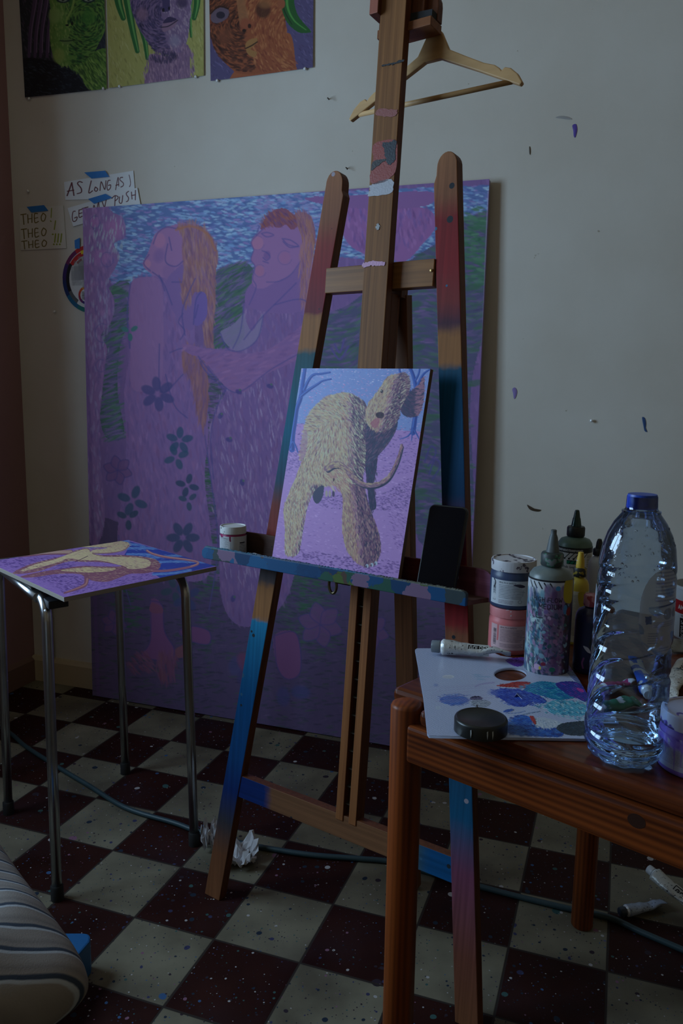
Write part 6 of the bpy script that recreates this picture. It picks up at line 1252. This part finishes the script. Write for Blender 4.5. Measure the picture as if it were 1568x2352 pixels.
zc0, zc1 = zat(1166), zat(1134); rc_ = 34*depth(wbp+Z*zc0)/FPX
mcap = mat('blue_screw_cap', A(24, 70, 176), .4)
lathe('bottle_cap', [(rc_*.97, zc0), (rc_, zc0+.001), (rc_, zc0+.004), (rc_*.97, zc0+.0045), (rc_*.98, zc1-.003), (rc_*.93, zc1), (0, zc1+.0004)], wbp, mcap, t, seg=120, mod=lambda r, h, a: r*(1+.012*math.sin(a*60)) if zc0+.0045 <= h < zc1-.001 and r > 0 else r)
lathe('neck_ring', [(RB*.38, zc0-.006), (RB*.46, zc0-.005), (RB*.46, zc0-.003), (RB*.38, zc0-.002)], wbp, M_PET, t, seg=64, caps=False)
# labels (QR square left out)
mlab = attrmat('translucent_label', .4, .4, bump=0, alpha=.72)
def fitr(z): return np.interp(z, hh, rr0)
def lab_oval(u0, u1, z0, z1, fill, marks=True):
    W_, H_ = (u1-u0)*RB*1000, (z1-z0)*1000; P_ = Paint(90, 150, [(0, 0), (W_, 0), (W_, H_), (0, H_)], fill)
    if marks:
        P_.lines(W_*.3, H_*.02, W_*.6, H_*.36, 9, (110, 120, 160)); P_.stroke([(W_*.2, H_*.44), (W_*.95, H_*.40)], 2, (50, 60, 120), sm=False)
        P_.ell(W_*.62, H_*.52, W_*.13, H_*.07, (130, 136, 156)); P_.ell(W_*.85, H_*.52, W_*.09, H_*.06, (120, 126, 150)); P_.poly([(W_*.12, H_*.54), (W_*.24, H_*.53), (W_*.25, H_*.62), (W_*.14, H_*.63)], (40, 60, 130), sm=False)
        P_.lines(W_*.3, H_*.60, W_*.6, H_*.07, 3, (120, 130, 170)); P_.lines(W_*.2, H_*.72, W_*.25, H_*.14, 5, (110, 120, 160)); P_.lines(W_*.45, H_*.90, W_*.35, H_*.06, 2, (120, 130, 170))
    to = CAM-wbp; th0 = math.atan2(to[1], to[0])
    def f(u, v):
        a = th0+u0+(u1-u0)*u; z = z1+(z0-z1)*v; r_ = fitr(z)*1.004
        return np.stack([wbp[0]+r_*np.cos(a), wbp[1]+r_*np.sin(a), wbp[2]+z], -1)
    XX_, YY_ = P_.X/W_*2-1, P_.Y/H_*2-1
    P_.mesh('label', f, mlab, t, hole=(np.abs(XX_)**2.4+np.abs(YY_)**2.4 > 1))
lab_oval(.12, 1.45, zat(1478), zat(1288), (176, 184, 206)); lab_oval(-1.62, -1.28, zat(1428), zat(1345), (190, 198, 214), False)
# condensation drops under the shoulder
V = []; F = []
to = CAM-wbp; th0 = math.atan2(to[1], to[0])
for k in range(70):
    a = th0+rng.uniform(-.9, 1.4); z = zat(rng.uniform(1190, 1320)); r_ = float(fitr(z))*1.0; s_ = rng.uniform(.0008, .0024); c = wbp+np.array([r_*math.cos(a), r_*math.sin(a), z]); aa, bb, nn_ = axes((math.cos(a), math.sin(a), 0)); k0 = len(V)
    V.append(c+nn_*s_*.6)
    for ring, (rr_, hh_) in enumerate(((.6, .45), (1, 0))):
        for i in range(8): q_ = i*math.pi/4; V.append(c+nn_*s_*.6*hh_*1.6+(aa*math.cos(q_)*.9+bb*math.sin(q_))*s_*rr_)
    for i in range(8): j = (i+1) % 8; F.append([k0, k0+1+i, k0+1+j]); F.append([k0+1+i, k0+9+i, k0+9+j, k0+1+j])
m, nt, b = nmat('water_drop'); b.inputs['Transmission Weight'].default_value = 1; b.inputs['IOR'].default_value = 1.33; b.inputs['Roughness'].default_value = 0
o = obj('condensation_drops', V, F, m, t, smooth=True); o['kind'] = 'stuff'
# ------------------------------------------------------------------ right-hand clutter
ub = basept(1604, 1462); Ru = .0485; Hu = .098
t = thing('paint_tub', ub, 'white paint tub with a red band at the right edge behind the water bottle', 'paint tub')
m_w = mat('white_tub', A(196, 200, 206), .4)
lathe('tub_body', [(Ru*.90, 0), (Ru*.92, .002), (Ru*1.0, Hu-.006), (Ru*1.04, Hu-.005), (Ru*1.04, Hu), (Ru*.99, Hu), (Ru*.96, Hu-.01), (Ru*.86, .004), (0, .004)], ub, m_w, t, seg=72, caps=False)
P_, W_, H_ = labP(Ru, -1.5, 1.2, .004, Hu-.008, (196, 200, 206)); P_.poly([(0, 18), (W_, 18), (W_, 42), (0, 42)], (166, 34, 40), sm=False)
P_.text('AMSTERDAM', W_*.22, 34, 7, 1.6, (206, 206, 206)); P_.poly([(W_*.26, 50), (W_*.35, 50), (W_*.35, 88), (W_*.26, 88)], (24, 24, 28), sm=False); P_.text('ACRYLIC', W_*.335, 86, 6.2, 1.2, (206, 206, 206), ang=-math.pi/2, gap=.2)
P_.text('Standard', W_*.28, 47, 3, .7, (40, 40, 46))
P_.mesh('label', around(ub, Ru*.925, .004, Hu-.008, -1.5, 1.2, Ru*1.0+.0006), M_LABEL, t)
mbk = mat('black_wet_paint', A(22, 22, 24), .2, bump=.8, bscale=120)
crumple('paint_tube', ub+Z*.03+U*.004, Z+U*.15, .105, .034, .022, mbk, mbk, 'black squeezed tube standing upside down in the white tub', seed=8, upv=EN, cap=False)
c = basept(1572, 1545); e_ = basept(1518, 1632)
tt, cc, sd2, uu2, ax3 = crumple('paint_tube', c, e_-c, np.linalg.norm(e_-c)*1.0, .030, .024, M_TUBE, mat('clear_cap', A(130, 140, 144), .2), 'pale paint tube with a clear cap lying between the water bottle and the right edge', seed=12)
P_ = Paint(100, 60, [(0, 0), (40, 0), (40, 24), (0, 24)], (190, 188, 182)); P_.text('GOLDEN', 3, 18, 10, 2.2, (26, 26, 30), sx=.8)
tc_ = CAM-cc; up3 = tc_-ax3*np.dot(tc_, ax3); up3 /= np.linalg.norm(up3); s3 = np.cross(ax3, up3); band_label(tt, P_, cc, ax3, s3, up3, .018, .052, .024, .0128, .0100)
c = basept(1640, 1500); e_ = basept(1520, 1492); crumple('paint_tube', c, e_-c, np.linalg.norm(e_-c), .034, .022, tubemat('fine_print_tube', (130, 132, 130), (60, 60, 60)), M_CAPG, 'grey tube covered in small print lying in front of the white tub', seed=14)
for (x, y, x2, y2, col_, lb, sd_n) in ((1386, 1596, 1446, 1582, (150, 30, 90), 'magenta paint tube lying behind the water bottle', 21), (1376, 1640, 1466, 1622, (30, 110, 80), 'green paint tube lying behind the water bottle, nearest to it', 22), (1484, 1600, 1462, 1530, (40, 90, 190), 'blue paint tube lying behind the right side of the water bottle', 23)):
    c = basept(x, y); e_ = basept(x2, y2); mm_ = splatlid('tube_skin_%d' % sd_n, A(*col_), [A(190, 190, 196)], 38, .54); crumple('paint_tube', c, e_-c, np.linalg.norm(e_-c), .022, .018, mm_, M_CAPW, lb, seed=sd_n)
pj = basept(1592, 1762); Rp = 80*depth(pj)/FPX; Hp = float(onp(1592, 1628, pj, _nh)[2])-TZ
P_, W_, H_ = labP(Rp, -1.5, 1.3, .008, Hp-.026, (170, 170, 192)); P_.lines(6, 8, W_*.5, H_-14, 14, (90, 84, 130)); P_.dabs([(0, 0), (W_, 0), (W_, 14), (0, 12)], 160, 10, 6, .3, [(120, 90, 180), (150, 120, 200)], .9, sm=False)
for k in range(14): x = rng.uniform(2, W_); P_.stroke([(x, 0), (x+rng.uniform(-3, 3), rng.uniform(10, H_))], rng.uniform(1, 4), (130, 100, 186), .7, w2=1)
jar('paint_jar', pj, Rp, Hp, A(126, 96, 176), splatlid('violet_spotted_lid', A(190, 186, 200), [A(120, 90, 180), A(56, 44, 90)], 55, .55), 'violet smeared paint jar at the right edge, in front of the water bottle', 'paint jar', (-1.5, 1.3, .008, Hp-.026, P_), lidh=.018)
# ------------------------------------------------------------------ floor things
cab = [(-60, 1640), (15, 1678), (60, 1715), (130, 1760), (200, 1802), (290, 1856), (400, 1890), (450, 1908), (560, 1938), (700, 1962), (820, 1972), (900, 1980), (1000, 2008), (1100, 2036), (1200, 2062), (1300, 2086), (1400, 2108), (1470, 2140), (1568, 2182), (1700, 2240)]
path = smooth_path([atz(x, y, .0075) for x, y in cab], 6)
o = tube('hose', path, .0068, mat('dark_green_hose', A(44, 66, 72), .5), seg=12); tag(o, 'long dark green hose snaking across the tiled floor under both tables', 'hose')
def paperball(name, c, sz, label, seed):
    r = np.random.default_rng(seed); t = thing(name, c, label, 'crumpled paper'); n = 15; V = []; F = []
    H = r.uniform(-1, 1, (n+1, n+1, 3))
    for j in range(n+1):
        for i in range(n+1):
            u, v = i/n*2-1, j/n*2-1; rad = math.hypot(u, v)
            x = u*sz[0]*(1-.15*rad); y = v*sz[1]*(1-.15*rad); z = sz[2]*(.30+.35*abs(math.sin(3.1*u+2*v+seed))+.25*rad*abs(math.cos(4*v-u)))
            V.append(np.array([x, y, z])+H[j, i]*np.array([.09*sz[0], .09*sz[1], .16*sz[2]]))
    for j in range(n):
        for i in range(n): k = j*(n+1)+i; F += [[k, k+1, k+n+2], [k, k+n+2, k+n+1]]
    V = np.array(V); V[:, 2] -= V[:, 2].min()-.0008; V = V+np.array(c)
    o = obj('sheet', V, F, mat('tissue_paper', A(200, 196, 198), .8), t); o.modifiers.new('s', 'SOLIDIFY').thickness = .0006; return t
pa = atz(524, 1986, 0); paperball('crumpled_paper', pa+np.array([.018, .012, 0]), (.062, .055, .075), 'crumpled white tissue on the floor behind the left easel foot', 4)
pa2 = atz(484, 1962, 0); paperball('crumpled_paper', pa2+np.array([-.002, .02, 0]), (.028, .04, .105), 'smaller torn white tissue piece standing by the left easel foot, next to the table leg', 9)
c = atz(1438, 2104, 0); e_ = atz(1520, 2086, 0); crumple('paint_tube', c, e_-c, .10, .028, .026, tubemat('floor_tube_blue', (160, 170, 190), (50, 60, 80)), mat('dark_cap', A(50, 56, 66), .4), 'paint tube with a dark cap on the floor under the pine table', seed=31)
c = atz(1496, 2068, .0)+Z*.008; e_ = atz(1580, 2120, 0)
tt, cc, sd2, uu2, ax3 = crumple('paint_tube', c+Z*.02, e_-c-Z*.012, .15, .040, .026, M_TUBE, M_CAPW, 'crumpled white tube with a white cap lying across another tube on the floor', seed=33)
P_ = Paint(90, 60, [(0, 0), (36, 0), (36, 24), (0, 24)], (190, 188, 182)); P_.stroke([(4, 3), (34, 3), (34, 21), (4, 21), (4, 3)], 2, (24, 24, 28), sm=False); P_.text('GO', 9, 17, 10, 2.4, (24, 24, 28))
tc_ = CAM-cc; up3 = tc_-ax3*np.dot(tc_, ax3); up3 /= np.linalg.norm(up3); s3 = np.cross(ax3, up3); band_label(tt, P_, cc, ax3, s3, up3, .05, .088, .028, .0145, .0105)
# blue plastic box
bz = .075; bpx = [(60, 2150), (120, 2142), (190, 2142), (203, 2144), (208, 2150), (206, 2162), (170, 2204), (110, 2290), (60, 2330), (0, 2300), (10, 2200)]
top_ = [atz(x, y, bz) for x, y in bpx]
t = thing('blue_box', atz(130, 2220, 0), 'low bright blue plastic box on the floor behind the striped cushion', 'box')
prism('box_body', [p for p in top_], -Z*(bz-.001), mat('blue_plastic', A(22, 88, 140), .45), t, bevel=.004)
k_ = atz(152, 2174, bz); lathe('box_knob', [(.008, 0), (.008, .004), (.006, .006), (0, .006)], k_, mat('dark_knob', A(20, 24, 34), .5), t, seg=20)
# striped cushion on a low bench
CZ = .36; cr1 = atz(226, 2292, CZ+.07); cr0 = atz(-5, 1965, CZ+.07)
m, nt, b = nmat('striped_cotton'); g = N(nt, 'ShaderNodeNewGeometry')
ed_ = cr0-cr1; ed_[2] = 0; eln = np.linalg.norm(ed_); ed_ /= eln; ei_ = np.array([-ed_[1], ed_[0], 0]); ei_ = ei_ if ei_[0] < 0 else -ei_
nz = N(nt, 'ShaderNodeTexNoise'); nz.inputs['Scale'].default_value = 7; nz.inputs['Detail'].default_value = 3; L(nt, g.outputs['Position'], nz.inputs['Vector'])
sdv = ed_*.75+np.array([0, .35, -.10]); sdv /= np.linalg.norm(sdv)
d_ = N(nt, 'ShaderNodeVectorMath', operation='DOT_PRODUCT'); L(nt, g.outputs['Position'], d_.inputs[0]); d_.inputs[1].default_value = tuple(sdv/.034)
ma_ = N(nt, 'ShaderNodeMath', operation='MULTIPLY_ADD'); L(nt, nz.outputs['Fac'], ma_.inputs[0]); ma_.inputs[1].default_value = .7; L(nt, d_.outputs['Value'], ma_.inputs[2])
fr_ = N(nt, 'ShaderNodeMath', operation='FRACT'); L(nt, ma_.outputs[0], fr_.inputs[0])
be, na, pa_ = A(134, 126, 120), A(44, 54, 70), A(164, 168, 174)
r = ramp(nt, [(0, be), (.30, be), (.34, pa_), (.40, pa_), (.44, na), (.54, na), (.60, be), (.80, A(118, 110, 106)), (1, be)]); L(nt, fr_.outputs[0], r.inputs[0]); L(nt, r.outputs[0], b.inputs['Base Color']); b.inputs['Roughness'].default_value = .9
n5 = N(nt, 'ShaderNodeTexNoise'); n5.inputs['Scale'].default_value = 500; L(nt, g.outputs['Position'], n5.inputs['Vector']); bp = N(nt, 'ShaderNodeBump'); bp.inputs['Strength'].default_value = .3; bp.inputs['Distance'].default_value = .001; L(nt, n5.outputs['Fac'], bp.inputs['Height']); L(nt, bp.outputs['Normal'], b.inputs['Normal'])
LX, LY, TH_ = .26, .21, .085
cc_ = cr1+ed_*(LX-.015)+ei_*(LY-.010); cc_[2] = CZ+.085
V = []; F = []; n = 44
for s_ in (1, -1):
    for j in range(n+1):
        for i in range(n+1):
            u, v = math.sin((i/n-.5)*math.pi), math.sin((j/n-.5)*math.pi); pu, pv = 1-abs(u)**2.6, 1-abs(v)**2.6
            pin = 1-.07*(1-u*u)*abs(v)**3; pin2 = 1-.07*(1-v*v)*abs(u)**3
            z = s_*TH_*max(0, pu*pv)**.42; z += .006*math.sin(u*9+v*5)*pu*pv+.004*math.sin(v*14-u*6)*pu*pv
            cr_k = 1-.09*(abs(u)*abs(v))**5; V.append(cc_-ed_*u*LX*pin2*cr_k+ei_*v*LY*pin*-1*cr_k+Z*z)
m_ = (n+1)**2
for s_ in (0, 1):
    for j in range(n):
        for i in range(n): k = s_*m_+j*(n+1)+i; F.append([k, k+1, k+n+2, k+n+1] if s_ == 0 else [k, k+n+1, k+n+2, k+1])
o = obj('striped_cushion', V, F, m, smooth=True); bm = bmesh.new(); bm.from_mesh(o.data); bmesh.ops.remove_doubles(bm, verts=bm.verts, dist=.0004); bmesh.ops.recalc_face_normals(bm, faces=bm.faces); bm.to_mesh(o.data); bm.free()
tag(o, 'plump beige cushion with thin navy stripes in the lower left corner', 'cushion')
t = thing('low_bench', (cc_[0]+ei_[0]*.12, cc_[1]+ei_[1]*.12, 0), 'low dark bench under the striped cushion, at the lower left', 'bench')
bc_ = cc_+ei_*.14+ed_*.05; bc_[2] = CZ-.016
mdb = mat('dark_bench_wood', A(58, 44, 36), .6)
boxo('bench_seat', bc_-Z*.017, ed_*.22, ei_*.20, Z*.018, mdb, t, .003)
for a_ in (-1, 1):
    for b2 in (-1, 1): p = bc_+ed_*.19*a_+ei_*.17*b2; boxo('leg', (p[0], p[1], (CZ-.043)/2), (.016, 0, 0), (0, .016, 0), (0, 0, (CZ-.043)/2), mdb, t, .002)
